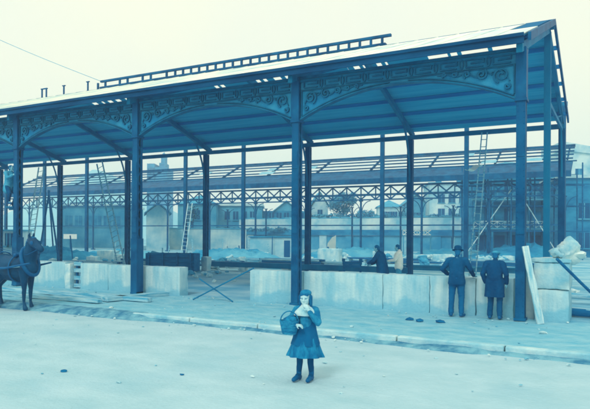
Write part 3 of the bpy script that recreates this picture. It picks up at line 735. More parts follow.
# pale houses, middle right
t,w,h=pbox('pale_house','pale flat-topped house with small dark windows left of the gallery building','house',430,474,184,100,9,'farpale',rot=-.1); wins(t,w,h,2,3,1.1,1.4,5.2,2.4); MB().box(-w/2-.2,w/2+.2,-.25,9.2,h+.003,h+.3).build('cornice','farmas',t)
for x in (-2.2,1.4): MB().box(x,x+.9,3,4,h+.305,h+1.6).build('chimney','farmid',t)
t,w,h=pbox('low_house','low pale house with hipped slate roof above the retaining wall','house',378,402,207,102,7,'farpale',rot=-.1); wins(t,w,h,1,3,.8,1.2,4.9,2); hip(t,w,h,7,1.4)
t,w,h=pbox('low_house','tiny bluish house beside the pale flat-topped house','house',405,427,204,106,7,'farmas',rot=-.05); wins(t,w,h,1,2,.9,1.2,4.9,2); gable(t,w,h,7,1.6,'slate','farmas')
t,w,h=pbox('gabled_house','small pale gabled house left of the leafy tree','house',312,328,206,98,7,'farpale',rot=.05); gable(t,w,h,7,2.2,'slate','farpale'); wins(t,w,h,1,1,.8,1.2,5,2)
# left background
t,w,h=pbox('white_gabled_building','white building with bare end wall beside the third front column','building',147,169,213,74,10,'farpale',rot=.25); gable(t,w,h,10,1.1,'slate','farpale')
t,w,h=pbox('dark_house','bluish two-storey house with small windows left of centre','house',178,216,204,88,9,'farmas',rot=.05); wins(t,w,h,2,3,.9,1.4,1.6,2.6); hip(t,w,h,9,1.6)
t,w,h=pbox('yard_wall','long pale yard wall running below the left-centre houses','wall',166,246,229,80,.6,'farpale',rot=.02); MB().box(-w/2,w/2,-.08,.7,h+.003,h+.15).build('coping','farmas',t)
t,w,h=pbox('terrace_house','wide bluish terrace building right of the left-centre house','house',218,262,206,92,9,'farmas',rot=.03); wins(t,w,h,2,4,.8,1.3,1.8,2.5); MB().box(-w/2-.2,w/2+.2,-.3,9.2,h+.003,h+.35).build('cornice','farpale',t)
t,w,h=pbox('terrace_house','mid-blue terrace with broken roofline left of the second front column','house',263,310,211,96,9,'farmid',rot=-.02); wins(t,w,h,1,5,.8,1.4,4.2,2.5,'fardk'); gable(t,w*.5,h,9,1.5,'slate','farmas')
t,w,h=pbox('warehouse','broad mid-blue warehouse filling the left background behind the left wall','warehouse',58,128,206,86,12,'farmas',rot=.08); wins(t,w,h,1,6,1.0,1.5,3.1,2,'farmid'); MB().box(-w/2-.2,w/2+.2,-.3,12.2,h+.003,h+.3).build('cornice','farpale',t)
t,w,h=pbox('shuttered_shed','small pale shed with three dark openings behind the horse','shed',2,19,231,48,3,'farpale',rot=.1); wins(t,w,h,1,3,.28,1.0,1.0,2); MB().box(-w/2-.15,w/2+.15,-.2,3.2,h+.003,h+.12).build('roof','farmas',t)
# distant church
p=Wp(158,171,230); t=thing('church','hazy distant church block with a stepped tower above the rear shed roof','church',(p.x,230,0))
s=230/F
MB().box(-11*s,-3.5*s,0,10,0,2+68*s+1).build('nave','farmid',t)
MB().box(-3*s,9*s,0,12,0,2+67*s).build('transept','farmid',t); MB().box(0,6*s,2,9,2+67*s,2+72*s).build('tower_stage','farmid',t)
MB().box(1.2*s,4.8*s,3,8,2+72*s,2+80*s).build('tower','farmid',t)
for q in (-10,-7.5,-5): MB().box(q*s,(q+.9)*s,-.2,-.01,2+60*s,2+66*s).build('window','fardk',t)
MB().add([(1.2*s,3,2+80*s),(4.8*s,3,2+80*s),(4.8*s,8,2+80*s),(1.2*s,8,2+80*s),(3*s,5.5,2+84*s)],[(3,2,1,0),(0,1,4),(1,2,4),(2,3,4),(3,0,4)]).build('tower_cap','farmid',t)
# far hill
def hz(x,y):
    px=295+x/300*F
    k=max(0,min(1,(px-20)/45))*max(0,min(1,(150-px)/6)) if px<150 else 0
    k=max(0,1-abs(px-95)/130)
    return -1+k*36*max(0,math.sin(max(0,min(1,(y-260)/90))*math.pi))+nz(x,y,.03,2)
o=sheet(-330,60,255,355,60,20,hz).build('hills','hill',smooth=60); tag(o,kind='structure')
# trees
def tree(name,label,px,z,base,top,width,n=1500,leaf=.28,seed=1):
    r=random.Random(seed); p=Wp(px,235,z); p.z=0; ht=Wp(px,top,z).z; hb=Wp(px,base,z).z; R=width/F*z/2
    t=thing(name,label,'tree',p)
    mb=MB(); mb.tube([(0,0,-.2),(.1,0,hb*.5),(0,.1,hb),(.1,0,(hb+ht)/2)],[.3,.24,.2,.08],8)
    for k in range(6):
        a=k*1.1; mb.tube([(0,.05,hb*.9+.2*k),(R*.5*math.cos(a),R*.5*math.sin(a),hb+(ht-hb)*.4),(R*.8*math.cos(a),R*.8*math.sin(a),hb+(ht-hb)*.65)],[.12,.08,.03],6)
    mb.build('trunk','bark',t,smooth=50)
    cl=[]
    for k in range(16):
        a=r.uniform(0,6.28); rr=R*.75*math.sqrt(r.random()); zz=hb+(ht-hb)*r.uniform(.15,.85)
        cl.append((Vector((rr*math.cos(a),rr*math.sin(a),zz)),R*r.uniform(.25,.45)))
    mb=MB()
    for i in range(n):
        c,cr=r.choice(cl); d=Vector((r.gauss(0,1),r.gauss(0,1),r.gauss(0,.8))).normalized()*cr*r.uniform(.5,1.05)
        q=c+d; a=Vector((r.gauss(0,1),r.gauss(0,1),r.gauss(0,1))).normalized(); b=a.cross(d.normalized()+Vector((0,0,.3))).normalized(); L=leaf*r.uniform(.6,1.3)
        mb.add([q-a*L*.5,q+b*L*.3,q+a*L*.6,q-b*L*.3],[(0,1,2,3)])
    mb.build('crown','leaf',t)
    return t
tree('leafy_tree','dark leafy tree over the retaining wall near the centre',343,96,216,192,34,5200,.24,3)
tree('leafy_tree','small leafy tree at the left beside the terrace houses',192,84,222,205,16,900,.3,5)
tree('bush','low bush behind the retaining wall between the houses',407,94,217,212,22,700,.3,8)
tree('bush','low bush on the retaining wall right of the leafy tree',365,92,218,211,24,700,.3,9)
def hedge(px0,px1,z,yb,yt,label,seed):
    r=random.Random(seed); a,b=Wp(px0,yb,z),Wp(px1,yb,z); h=Wp(px0,yt,z).z-a.z; t=thing('hedge',label,'hedge',a); w=b.x-a.x
    mb=MB()
    for i in range(int(w*170)):
        x=r.uniform(0,w); hh=h*(.45+.55*abs(noise.noise(Vector((x*.5,seed,0))))*1.6+.25*noise.noise(Vector((x*2.2,seed,0)))); q=Vector((x,r.uniform(-.5,.5),r.uniform(0,max(.2,hh)))); d1=Vector((r.gauss(0,1),r.gauss(0,1),r.gauss(0,1))).normalized(); e=d1.cross(Vector((r.gauss(0,1),r.gauss(0,1),r.gauss(0,1)))).normalized(); L=.26*r.uniform(.6,1.3)
        mb.add([q-d1*L*.5,q+e*L*.3,q+d1*L*.6,q-e*L*.3],[(0,1,2,3)])
    mb.build('foliage','leaf',t)
    return t
hedge(312,395,88,218,212,'long ragged dark hedge along the top of the retaining wall, centre',3)
hedge(400,470,90,217.5,213,'ragged hedge along the retaining wall below the pale flat-topped house',6)
hedge(205,300,86,231,226,'dark hedge in front of the terrace houses left of centre',9)
for px,py,L,nn,rr_,lb in ((330,267,3,4,3,'stack of boards just right of the second front column behind the long wall'),(440,267,3.4,5,3,'dark stack of boards left of the hatted man behind the long wall'),(512,268,2.6,4,4,'dark stack of boards behind the wall just left of the corner column'),(245,263,3,5,3,'dark stack of boards in front of the plastered hut'),(140,266,2.2,4,4,'dark stack of boards behind the third front column'),(368,262,2.6,4,3,'stack of boards behind the worktable, left of the stooping man')):
    stack(px,py,L,nn,rr_,lb,rz=rnd.uniform(-.15,.15))
for i in range(26):
    px=rnd.choice((rnd.uniform(150,290),rnd.uniform(310,520),rnd.uniform(40,130))); p=Gp(px,rnd.uniform(252,264)); h=rnd.uniform(.7,2.0)
    one(MB().tube([(0,0,-.1),(rnd.uniform(-.25,.25),rnd.uniform(-.1,.1),h)],.05,6),'wooden_stake',rnd.choice(('timber','timber','plankx')),'rough stake standing upright among the building rubble of the yard','stake',p,group='stakes standing about the yard',smooth=40)
# overhead wire
r=(100-295)/F; tt=(CX+sn*VB/2-r*(CY+cs*VB/2))/(cs+r*sn)
a=site(-tt,VB/2,RIDGE+.36); b=Wp(-120,-20,30)
one(MB().tube([a.lerp(b,k/12)-Vector((0,0,.25*math.sin(math.pi*k/12))) for k in range(13)],.012,5),'overhead_wire','wire','thin wire running from the ridge rail up to the left across the sky','wire')
# ================================================================== SMALL DEBRIS
deb=MB()
for i in range(300):
    x=rnd.uniform(-24,3); y=rnd.choice((rnd.uniform(KV+.1,.2),rnd.uniform(KV-.7,KV-.1),rnd.uniform(-.6,.25))); r=abs(rnd.gauss(0,.018))+.008
    z=0 if y>KV else RD+.02
    deb.rock((x,y,z+r*.2),(r,r*rnd.uniform(.6,1.2),r*.6),i)
for i in range(60):
    r=abs(rnd.gauss(0,.014))+.006; deb.rock((rnd.uniform(-16,2),rnd.uniform(-9,KV-.6),RD+.01),(r*1.5,r,r*.6),i)
o=deb.build('gravel','heap',loc=site(0,0),rz=RZ,smooth=40); tag(o,'scattered gravel and clods on the pavement and along the gutter','gravel',kind='stuff')
for i,(px,py,r,m,lab) in enumerate(((409.5,320,.085,'timber','dark broken brick on the pavement, leftmost of three near the long wall'),(420,321.5,.08,'timber','dark broken brick on the pavement, middle one of three near the long wall'),(440,322.5,.09,'timber','dark broken brick on the pavement just left of the hatted man'),
     (64,372,.05,'timber','small dark clod lying on the road at the lower left'),(182,375,.03,'timber','tiny dark clod lying alone on the road in the lower middle'),(519,351,.11,'pale','pale flat stone lying in the gutter below the capped man'),(111,308,.06,'pale','pale stone lying at the kerb right of the horse'),(258,328,.09,'timber','dark clod lying on the road edge left of the girl'),(543,334,.08,'pale','pale stone on the pavement in front of the pier'))):
    road_=py>322 and i>2 and i not in (8,)
    p=Gp(px,py,RD if road_ else 0)
    mb=MB().rock((0,0,r*.3),(r*1.3,r*.8,r*.5),40+i)
    one(mb,'loose_brick' if 'brick' in lab else 'loose_clod' if 'clod' in lab else 'loose_stone',m,lab,'brick' if 'brick' in lab else 'clod' if 'clod' in lab else 'stone',p,smooth=40)
# ================================================================== PEOPLE AND HORSE
def V(*a): return Vector(a)
def hand(mb,w,d,n,side,s=1.0,curl=.5):
    d=d.normalized(); n=(n-d*n.dot(d)).normalized(); a=d.cross(n)*side; k=s
    mb.chain([w,w+d*.045*k,w+d*.085*k],[.022*k,.027*k,.024*k]); 
    mb.cap(w+d*.04*k+a*.018*k,w+d*.088*k+a*.026*k,.016*k,.013*k); mb.cap(w+d*.04*k-a*.018*k,w+d*.082*k-a*.028*k,.016*k,.012*k)
    for i,(ln,of) in enumerate(((.066,.031),(.074,.011),(.069,-.010),(.054,-.030))):
        p=w+d*(.088-.004*abs(i-1))*k+a*of*k; ang=curl*(.5+.12*i); pts=[p]
        for j,f in enumerate((.45,.32,.25)):
            dd=d*math.cos(ang)+n*math.sin(ang)+a*of*1.2; p=p+dd*ln*f*k; pts.append(p); ang+=curl*.7
        mb.chain(pts,[.0105*k,.010*k,.009*k,.0075*k])
    p=w+d*.025*k+a*.024*k; q=p+(d*.55+a*.75+n*.25).normalized()*.042*k; e=q+(d*.8+a*.25+n*.45*curl*2).normalized()*.034*k
    mb.chain([p,q,e],[.014*k,.012*k,.009*k])
def head(mb,hc,fd,up,s=1.0):
    fd=fd.normalized(); up=(up-fd*up.dot(fd)).normalized(); r=fd.cross(up); R=Matrix((r,fd,up)).transposed()
    at=lambda x,y,z: hc+R@V(x,y,z)*s
    mb.ell(at(0,-.005,.025),(.075*s,.095*s,.092*s),R); mb.ell(at(0,.022,-.045),(.058*s,.068*s,.075*s),R)
    mb.cap(at(0,.07,-.095),at(0,.055,-.1),.026*s,.03*s)
    mb.cap(at(0,.088,.015),at(0,.108,-.028),.010*s,.015*s); mb.cap(at(-.012,.094,-.031),at(.012,.094,-.031),.010*s,.010*s)
    mb.cap(at(-.045,.076,.022),at(.045,.076,.022),.013*s,.013*s)
    mb.cap(at(-.02,.084,-.060),at(.02,.084,-.060),.008*s,.008*s); mb.cap(at(-.017,.083,-.073),at(.017,.083,-.073),.009*s,.009*s)
    for q in (-1,1):
        mb.cap(at(q*.042,.062,-.02),at(q*.04,.05,-.05),.024*s,.02*s); mb.ell(at(q*.078,-.005,-.01),(.012*s,.022*s,.034*s),R)
    return at,R
def eyes(at,s,parent,m='leather'):
    for q in (-1,1): MB().ell(at(q*.03,.083,.002),(.013*s,.009*s,.008*s),None,10,6).build('eye',m,parent,smooth=60)
def joints(s=1.0,**kw):
    J=dict(pel=V(0,0,.93),wa=V(0,.0,1.08),ch=V(0,.0,1.28),nk=V(0,-.01,1.47),hd=V(0,.03,1.60),fd=V(0,1,0),up=V(0,0,1))
    for n,q in (('L',-1),('R',1)):
        J.update({n+'sh':V(q*.185,-.01,1.40),n+'el':V(q*.25,-.03,1.12),n+'wr':V(q*.25,.07,.87),n+'hd':V(0,.15,-1),n+'hn':V(-q,0,0),
            n+'hp':V(q*.095,0,.90),n+'kn':V(q*.105,.02,.49),n+'an':V(q*.11,-.02,.09),n+'to':V(q*.13,.14,.035)})
    for k,v in kw.items(): J[k]=V(*v)
    for k in J:
        if k not in ('fd','up') and not k.endswith(('Lhd','Rhd','Lhn','Rhn')): J[k]=J[k]*s
    return J
def man(label,loc,rz,J,s=1.0,coat='cloth',trousers='trous',coat_len=.86,hat=None,vox=.012,coat_r=1.0,skin='skin',tail=False,hemz=None):
    t=thing('person',label,'person',loc,rz)
    b=MB()
    b.chain([J['pel'],J['wa'],J['ch'],J['nk']],[.125*s,.115*s,.13*s,.06*s]); b.cap(J['nk'],J['hd']-V(0,0,.04)*s,.055*s,.052*s)
    for n,q in (('L',-1),('R',1)):
        b.chain([J['nk']-V(0,0,.05)*s,J[n+'sh'],J[n+'el'],J[n+'wr']],[.06*s,.058*s,.043*s,.027*s])
        b.chain([J['pel'],J[n+'hp'],J[n+'kn'],J[n+'an'],J[n+'to']],[.1*s,.09*s,.058*s,.04*s,.03*s])
        hand(b,J[n+'wr'],J[n+'hd'],J[n+'hn'],q*-1,s*1.05,.45)
    at,R=head(b,J['hd'],J['fd'],J['up'],s)
    melt(b,'body',skin,t,.008,3); eyes(at,s,t)
    # trousers and boots
    c=MB()
    for n in 'LR': c.chain([J['pel']+V(0,0,.02)*s,J[n+'hp'],J[n+'kn'],J[n+'an']+V(0,0,.015)*s],[.135*s,.108*s,.076*s,.066*s])
    c.cap(J['pel'],J['wa'],.13*s,.115*s); melt(c,'trousers',trousers,t,vox)
    for n in 'LR':
        d=MB(); an,to=J[n+'an'],J[n+'to']; he=an+(an-to).normalized()*.04*s; he.z=an.z-.04*s
        d.cap(an+V(0,0,.06)*s,an,.058*s,.05*s); d.cap(he,to,.045*s,.042*s); melt(d,'boot','leather',t,vox)
    # coat or shirt
    c=MB(); k=coat_r
    c.chain([J['wa']-V(0,0,.05)*s,J['ch'],J['nk']-V(0,0,.04)*s],[.16*s*k,.172*s*k,.075*s])
    for q in (-1,1):
        off=(J['Rsh']-J['Lsh']).normalized()*q*.06*s
        c.chain([J['pel']+off+V(0,0,coat_len-.93)*s,J['wa']+off*.8,J['ch']+off],[.155*s*k,.138*s*k,.135*s*k])
        if tail: c.chain([J['pel']+off*1.1,J['pel']+off*1.4+V(0,-.02,coat_len-.98)*s],[.15*s*k,.16*s*k])
    for n in 'LR':
        c.chain([J['nk']-V(0,0,.06)*s,J[n+'sh'],J[n+'el'],J[n+'wr']-(J[n+'wr']-J[n+'el']).normalized()*.01],[.085*s,.082*s,.064*s,.05*s])
    melt(c,'coat' if coat!='shirt' else 'shirt',coat,t,vox,hem=(J['pel'].z-(.93-hemz)*s) if hemz else None)
    MB().chain([J['nk']-V(0,0,.0)*s,J['nk']+V(0,.01,.022)*s],[.062*s,.060*s]).build('collar',coat,t,smooth=60)
    # hair, hat
    up,r=R@V(0,0,1),R@V(1,0,0)
    h=MB(); h.ell(at(0,-.018,.03),(.083*s,.094*s,.098*s),R); h.ell(at(0,-.05,-.03),(.07*s,.05*s,.07*s),R); melt(h,'hair','hair',t,.009)
    if hat=='brim':
        h=MB(); h.tube([at(0,0,.055),at(0,0,.07)],[.15*s,.147*s],20); h.tube([at(0,-.005,.065),at(0,-.005,.13),at(0,-.01,.165),at(0,-.01,.18)],[.09*s,.094*s,.08*s,.045*s],18); melt(h,'hat',coat if coat!='shirt' else 'hair',t,.009)
    elif hat=='cap':
        h=MB(); h.ell(at(0,-.01,.075),(.102*s,.118*s,.052*s),R); h.cap(at(-.04,.09,.055),at(.04,.09,.055),.022*s,.022*s); melt(h,'cap','midcl',t,.009)
    return t
uu=lambda px,v,z=0: site(ux(px,v),v,z)
# man with the brimmed hat, at the wall
J=joints(1.0,pel=(0,-.02,.93),ch=(0,.05,1.29),nk=(0,.07,1.46),hd=(0.01,.12,1.585),fd=(-.05,1,-.25),Lsh=(-.19,.05,1.39),Rsh=(.19,.06,1.40),
  Lel=(-.36,.06,1.16),Lwr=(-.26,.30,1.03),Lhd=(.5,1,-.3),Lhn=(0,-.2,-1),Rel=(.33,.10,1.16),Rwr=(.37,.36,1.01),Rhd=(.3,1,-.15),Rhn=(0,0,-1),
  Lkn=(-.12,.0,.49),Rkn=(.11,.03,.49),Lan=(-.13,-.05,.09),Ran=(.12,-.04,.09),Lto=(-.17,.11,.035),Rto=(.17,.11,.035))
man('man in dark jacket and brimmed hat, back turned, one hand on the long wall',uu(457,-.12),RZ+.12,J,1.0,'cloth','trous',.84,'brim',hemz=.80)
# man in the long coat
J=joints(.96,pel=(0,0,.93),ch=(0,.03,1.29),nk=(0,.05,1.46),hd=(0,.10,1.585),fd=(.05,1,-.3),Lel=(-.29,-.04,1.13),Rel=(.29,-.04,1.13),Lwr=(-.25,.10,.90),Rwr=(.26,.10,.90),
  Lkn=(-.1,.02,.49),Rkn=(.12,.0,.49),Ran=(.13,-.02,.09))
man('man in long dark coat and pale cap, back turned, beside the corner column',uu(495,-.12),RZ-.05,J,.96,'cloth2','cloth',.58,'cap',coat_r=1.06,tail=True,hemz=.56)
# stooping man in dark coat behind the wall
J=joints(1.0,pel=(0,-.06,.93),wa=(0,-.02,1.08),ch=(0,.03,1.27),nk=(0,.08,1.43),hd=(0,.15,1.545),fd=(0,1,-.4),Lsh=(-.18,.05,1.37),Rsh=(.18,.05,1.37),
  Lel=(-.25,.20,1.14),Lwr=(-.12,.42,1.03),Lhd=(.1,1,-.3),Lhn=(1,0,-.3),Rel=(.26,.16,1.12),Rwr=(.16,.38,1.0),Rhd=(-.1,1,-.3),Rhn=(-1,0,-.3))
p=Wp(381,250,20.5); p.z=0
man('stooping man in bulky dark coat behind the long wall, facing left with arms held forward',p,math.radians(66),J,1.0,'cloth','cloth',.75,None,coat_r=1.18,tail=True)
J=joints(.98,ch=(0,.03,1.28),hd=(0,.06,1.59),fd=(0,1,-.25),Lel=(-.24,.12,1.14),Lwr=(-.16,.36,1.10),Lhd=(.1,1,0),Lhn=(1,0,0),Rel=(.25,.10,1.13),Rwr=(.17,.34,1.08),Rhd=(-.1,1,0),Rhn=(-1,0,0))
p=Wp(399,250,21.6); p.z=0
man('bareheaded man in white shirt sleeves behind the long wall, facing the stooping man',p,math.radians(70),J,.95,'shirt','midcl',.88,None)
# man up on the fourth column
zf=3.05
J=joints(1.0,pel=(0,-.12,.80),wa=(0,-.10,.96),ch=(0,-.04,1.17),nk=(0,-.02,1.35),hd=(0,.03,1.47),fd=(-.4,1,.0),Lsh=(-.18,-.04,1.28),Rsh=(.18,-.04,1.28),
  Lel=(-.22,.16,1.12),Lwr=(-.1,.30,1.28),Lhd=(.3,.6,.5),Lhn=(.6,.6,0),Rel=(.24,.14,1.08),Rwr=(.13,.30,1.18),Rhd=(-.3,.6,.5),Rhn=(-.6,.6,0),
  Lhp=(-.09,-.1,.78),Rhp=(.09,-.1,.78),Lkn=(-.14,.14,.44),Rkn=(.12,.10,.50),Lan=(-.1,.04,.07),Ran=(.10,.02,.16),Lto=(-.1,.2,.03),Rto=(.1,.18,.11))
cl=man('workman in grey shirt and dark trousers clinging high up to the fourth front column',site(-3*BAY-.42,-.02,zf),RZ-math.pi/2,J,.98,'midcl','cloth',.75,None)
mb=MB(); mb.box(-3*BAY-.5,-3*BAY-.1,-.16,.16,zf-.06,zf-.015); mb.box(-3*BAY-.5,-3*BAY-.1,-.03,.03,zf-.15,zf-.06); mb.build('foot_bracket','ironlift',shed)
mb=MB(); mb.box(-3*BAY-.3,-3*BAY-.1,.02,.2,zf+.05,zf+.09); mb.build('foot_bracket','ironlift',shed)
# crouching figure far in the yard
J=joints(.95,pel=(0,-.1,.42),wa=(0,-.05,.56),ch=(0,.08,.74),nk=(0,.15,.9),hd=(0,.22,1.0),fd=(0,1,-.3),Lsh=(-.17,.1,.84),Rsh=(.17,.1,.84),Lel=(-.22,.28,.66),Rel=(.22,.28,.66),
  Lwr=(-.1,.46,.6),Rwr=(.1,.46,.6),Lhd=(.2,1,-.2),Rhd=(-.2,1,-.2),Lhn=(1,0,0),Rhn=(-1,0,0),Lhp=(-.1,-.08,.42),Rhp=(.1,-.08,.42),Lkn=(-.18,.3,.5),Rkn=(.18,.3,.5),Lan=(-.16,.1,.09),Ran=(.16,.1,.09),Lto=(-.18,.26,.03),Rto=(.18,.26,.03))
p=Gp(329.5,259.5)
man('small crouching figure in dark clothes far back beside the white pointed panel',p+V(0,-1.4,0)*0+V(.0,-.9,.0),math.radians(60),J,.95,'cloth2','cloth',.36,None,vox=.02)

# ---------------------------------------------------------------- the girl
gl=Gp(305.5,380.5,RD-.008)
girl=thing('person','young girl with pale shawl collar and knee-length skirt standing alone in the road','person',gl,math.radians(168))
gs=.80
def gz(v): return v
b=MB(); hc=V(.0,.03,1.215)
nk=V(0,0,1.10)
Rsh,Rel,Rwr=V(.135,0,1.04),V(.23,.03,.84),V(.10,.19,.84)
Lsh,Lel,Lwr=V(-.135,0,1.04),V(-.20,.13,.88),V(-.075,.185,1.055)
b.chain([V(0,0,.68),V(0,0,.8),V(0,0,.98),nk],[.095,.088,.1,.045]); b.cap(nk,hc-V(0,0,.05),.042,.042)
b.chain([nk-V(0,0,.04),Rsh,Rel,Rwr],[.045,.044,.034,.023]); b.chain([nk-V(0,0,.04),Lsh,Lel,Lwr],[.045,.044,.034,.023])
legs={}
for q,(hp,kn,an,to) in {'R':(V(.07,0,.66),V(.085,.02,.37),V(.10,-.01,.09),V(.15,.14,.035)),'L':(V(-.07,0,.66),V(-.075,.02,.37),V(-.085,-.01,.09),V(-.06,.15,.035))}.items():
    b.chain([V(0,0,.68),hp,kn,an,to],[.09,.062,.040,.028,.022]); legs[q]=(hp,kn,an,to)
hand(b,Rwr,V(-1,.35,-.05),V(0,-.4,-1),-1,.80,.75)
hand(b,Lwr,V(.55,-.25,.75),V(.3,-1,0),1,.80,.55)
at,R=head(b,hc,V(.12,1,-.06),V(0,0,1),.98)
melt(b,'body','skinlt',girl,.0065,3); eyes(at,.75,girl,'hair')
def cone(zs,rx,ry,nf,amp,th=.012,n=72,cy=0,seed=0):
    mb=MB(); rows=len(zs); vs=[];fs=[]
    for lay in (0,1):
        for i,z in enumerate(zs):
            for k in range(n):
                a=2*math.pi*k/n; f=1+amp[i]*(math.sin(nf*a+seed+.6*math.sin(2*a))+.35*math.sin(nf*1.7*a+i*.4+seed))
                vs.append(((rx[i]-lay*th)*f*math.cos(a),cy+(ry[i]-lay*th)*f*math.sin(a),z))
    for i in range(rows-1):
        for k in range(n):
            k2=(k+1)%n; a=i*n; c=(rows+i)*n
            fs.append((a+k,a+k2,a+n+k2,a+n+k)); fs.append((c+k2,c+k,c+n+k,c+n+k2))
    for k in range(n):
        k2=(k+1)%n; e=(rows-1)*n; g=rows*n; h=(2*rows-1)*n
        fs.append((k2,k,g+k,g+k2)); fs.append((e+k,e+k2,h+k2,h+k))
    return mb.add(vs,fs)
zz=[.36,.38,.43,.50,.58,.66,.74,.80]
cone(zz,[.268,.264,.245,.218,.192,.165,.14,.12],[.20,.20,.192,.178,.16,.14,.12,.10],9,[.085,.08,.07,.055,.04,.02,.01,0]).build('skirt','skirt',girl,smooth=60,fix=True)
c=cone([.53,.55,.62,.72,.82,.92],[.212,.21,.19,.168,.15,.14],[.176,.174,.158,.135,.118,.11],7,[.045,.045,.035,.02,.0,0],seed=1); c.build('jacket_skirt','trous',girl,smooth=60,fix=True)
c=MB(); c.chain([V(0,.0,.78),V(0,.0,.92),V(0,0,1.03)],[.122,.13,.10]); 
for q in (-1,1): c.chain([V(q*.04,0,.78),V(q*.05,0,.95)],[.1,.1])
c.chain([V(.03,0,1.06),Rsh,Rel,Rwr+V(.035,-.01,0)],[.05,.062,.055,.04]); c.chain([V(-.03,0,1.06),Lsh,Lel,Lwr-V(.018,0,.03)],[.05,.062,.055,.04])
melt(c,'jacket','jacket',girl,.009)
c=cone([.965,.985,1.02,1.06,1.095,1.125],[.185,.185,.168,.125,.082,.062],[.15,.15,.138,.11,.08,.062],7,[.05,.05,.04,.03,.015,0],.01,seed=2,cy=.005); c.build('shawl_collar','pale',girl,smooth=60,fix=True)
c=MB(); c.cap(at(0,.06,-.11),at(.02,.09,-.19),.035,.03); c.cap(at(0,.06,-.11),at(-.035,.085,-.2),.03,.034); melt(c,'neck_bow','pale',girl,.008)
h=MB(); h.ell(at(0,-.02,.03),(.078,.088,.09),R); h.ell(at(0,-.05,-.05),(.072,.05,.09),R); h.cap(at(-.05,.062,.062),at(.05,.062,.062),.024,.024)
for q in (-1,1): h.cap(at(q*.074,.0,.02),at(q*.080,.0,-.10),.034,.026); h.cap(at(q*.08,.0,-.1),at(q*.07,-.03,-.17),.026,.016)
melt(h,'hair','hair',girl,.007)
h=MB(); h.ell(at(0,-.012,.075),(.086,.094,.052),R); melt(h,'cap','jacket',girl,.008)
for q in 'RL':
    hp,kn,an,to=legs[q]
    MB().chain([kn+V(0,0,.06),kn-V(0,.01,.10),an+V(0,0,.03),an,an+(to-an)*.35],[.050,.046,.037,.036,.032]).build('stocking','cloth',girl,smooth=60)
    d=MB(); he=an-(to-an).normalized()*.03; he.z=.045; d.cap(an+V(0,0,.11),an,.041,.040); d.cap(an+V(0,0,-.02),to+V(0,0,.005),.038,.03); d.cap(he,to,.032,.032); d.cap(he-V(0,0,.02),he+V(0,0,.0),.028,.034); melt(d,'boot','leather',girl,.008)
# basket hung on her arm: a thing of its own
bk=thing('basket','dark woven basket with a cloth bundle hanging on the arm of the girl','basket',gl+Matrix.Rotation(math.radians(168),3,'Z')@V(.215,.15,.70),math.radians(168))
zz=[0,.01,.05,.10,.15,.19,.2]
cone(zz,[.10,.105,.115,.125,.135,.142,.142],[.075,.08,.087,.095,.102,.108,.108],24,[.0,.01,.02,.02,.02,.02,.01],.012,96).build('basket_body','straw',bk,smooth=50,fix=True)
MB().tube([(.095*math.cos(t),.07*math.sin(t),.012) for t in [0]]+[(0.0,0,.013)],.09,20).build('basket_base','straw',bk) if 0 else MB().ell((0,0,.012),(.1,.075,.012)).build('basket_base','straw',bk,smooth=60)
MB().tube([(.135*math.cos(t),0,.17+.16*math.sin(t)) for t in [math.pi*q/14 for q in range(15)]],.009,8).build('handle','straw',bk,smooth=60)
c=MB().rock((0,0,.20),(.12,.09,.06),31); c.rock((-.05,.02,.22),(.07,.06,.05),32); c.build('cloth_bundle','skirt',bk,smooth=60)

# ---------------------------------------------------------------- the horse
hp=uu(28.5,KV-.38,RD+.02)
horse=thing('horse','dark harnessed horse standing at the kerb at the left edge, head raised to the right','horse',hp,RZ); horse.scale=(1.05,1.05,1.05)
b=MB()
b.chain([V(-1.08,0,1.17),V(-.75,0,1.10),V(-.4,0,1.06),V(-.08,0,1.12)],[.29,.315,.325,.29]); b.ell((-1.0,0,1.22),(.34,.27,.24)); b.ell((-.08,0,1.28),(.26,.17,.22)); b.ell((.06,0,1.10),(.2,.22,.25))
b.chain([V(-.05,0,1.25),V(.08,0,1.48),V(.13,-.01,1.68),V(.16,-.02,1.80)],[.25,.19,.145,.115])
hd0,hd1=V(.17,-.02,1.80),V(.66,-.13,1.60)
b.chain([hd0,hd0.lerp(hd1,.35),hd0.lerp(hd1,.75),hd1],[.125,.13,.09,.078]); b.ell(hd0.lerp(hd1,.28)-V(0,0,.09),(.12,.065,.09)); b.ell(hd1+V(.0,0,-.02),(.07,.055,.065))
for q in (-1,1):
    b.chain([V(.13,-.02+q*.055,1.88),V(.145,-.02+q*.065,1.96),V(.17,-.02+q*.06,2.04)],[.032,.034,.008])
    b.ell(hd0.lerp(hd1,.36)+V(0,q*.085,.03),(.03,.02,.024)); b.ell(hd1+V(.04,q*.035,.01),(.02,.018,.018))
def leg(pts,rs): b.chain([V(*p) for p in pts],rs)
for y,dx in ((-.15,.03),(.15,-.10)):
    leg([(dx-.02,y,1.05),(dx,y,.82),(dx+.01,y,.52),(dx,y,.46),(dx,y,.20),(dx+.03,y,.12)],[.15,.10,.054,.056,.036,.046]); b.chain([V(dx+.03,y,.10),V(dx+.06,y,.035)],[.05,.066])
for y,dx in ((-.14,-1.12),(.14,-1.30)):
    leg([(dx+.1,y,1.12),(dx+.16,y,.86),(dx-.06,y,.60),(dx-.09,y,.54),(dx-.03,y,.22),(dx+.01,y,.12)],[.22,.15,.075,.07,.047,.052]); b.chain([V(dx+.01,y,.10),V(dx+.04,y,.035)],[.052,.066])
b.cap((-.4,0,.9),(-.8,0,.93),.2,.2)
melt(b,'body','horse',horse,.014,5)
m=MB(); rr=random.Random(4)
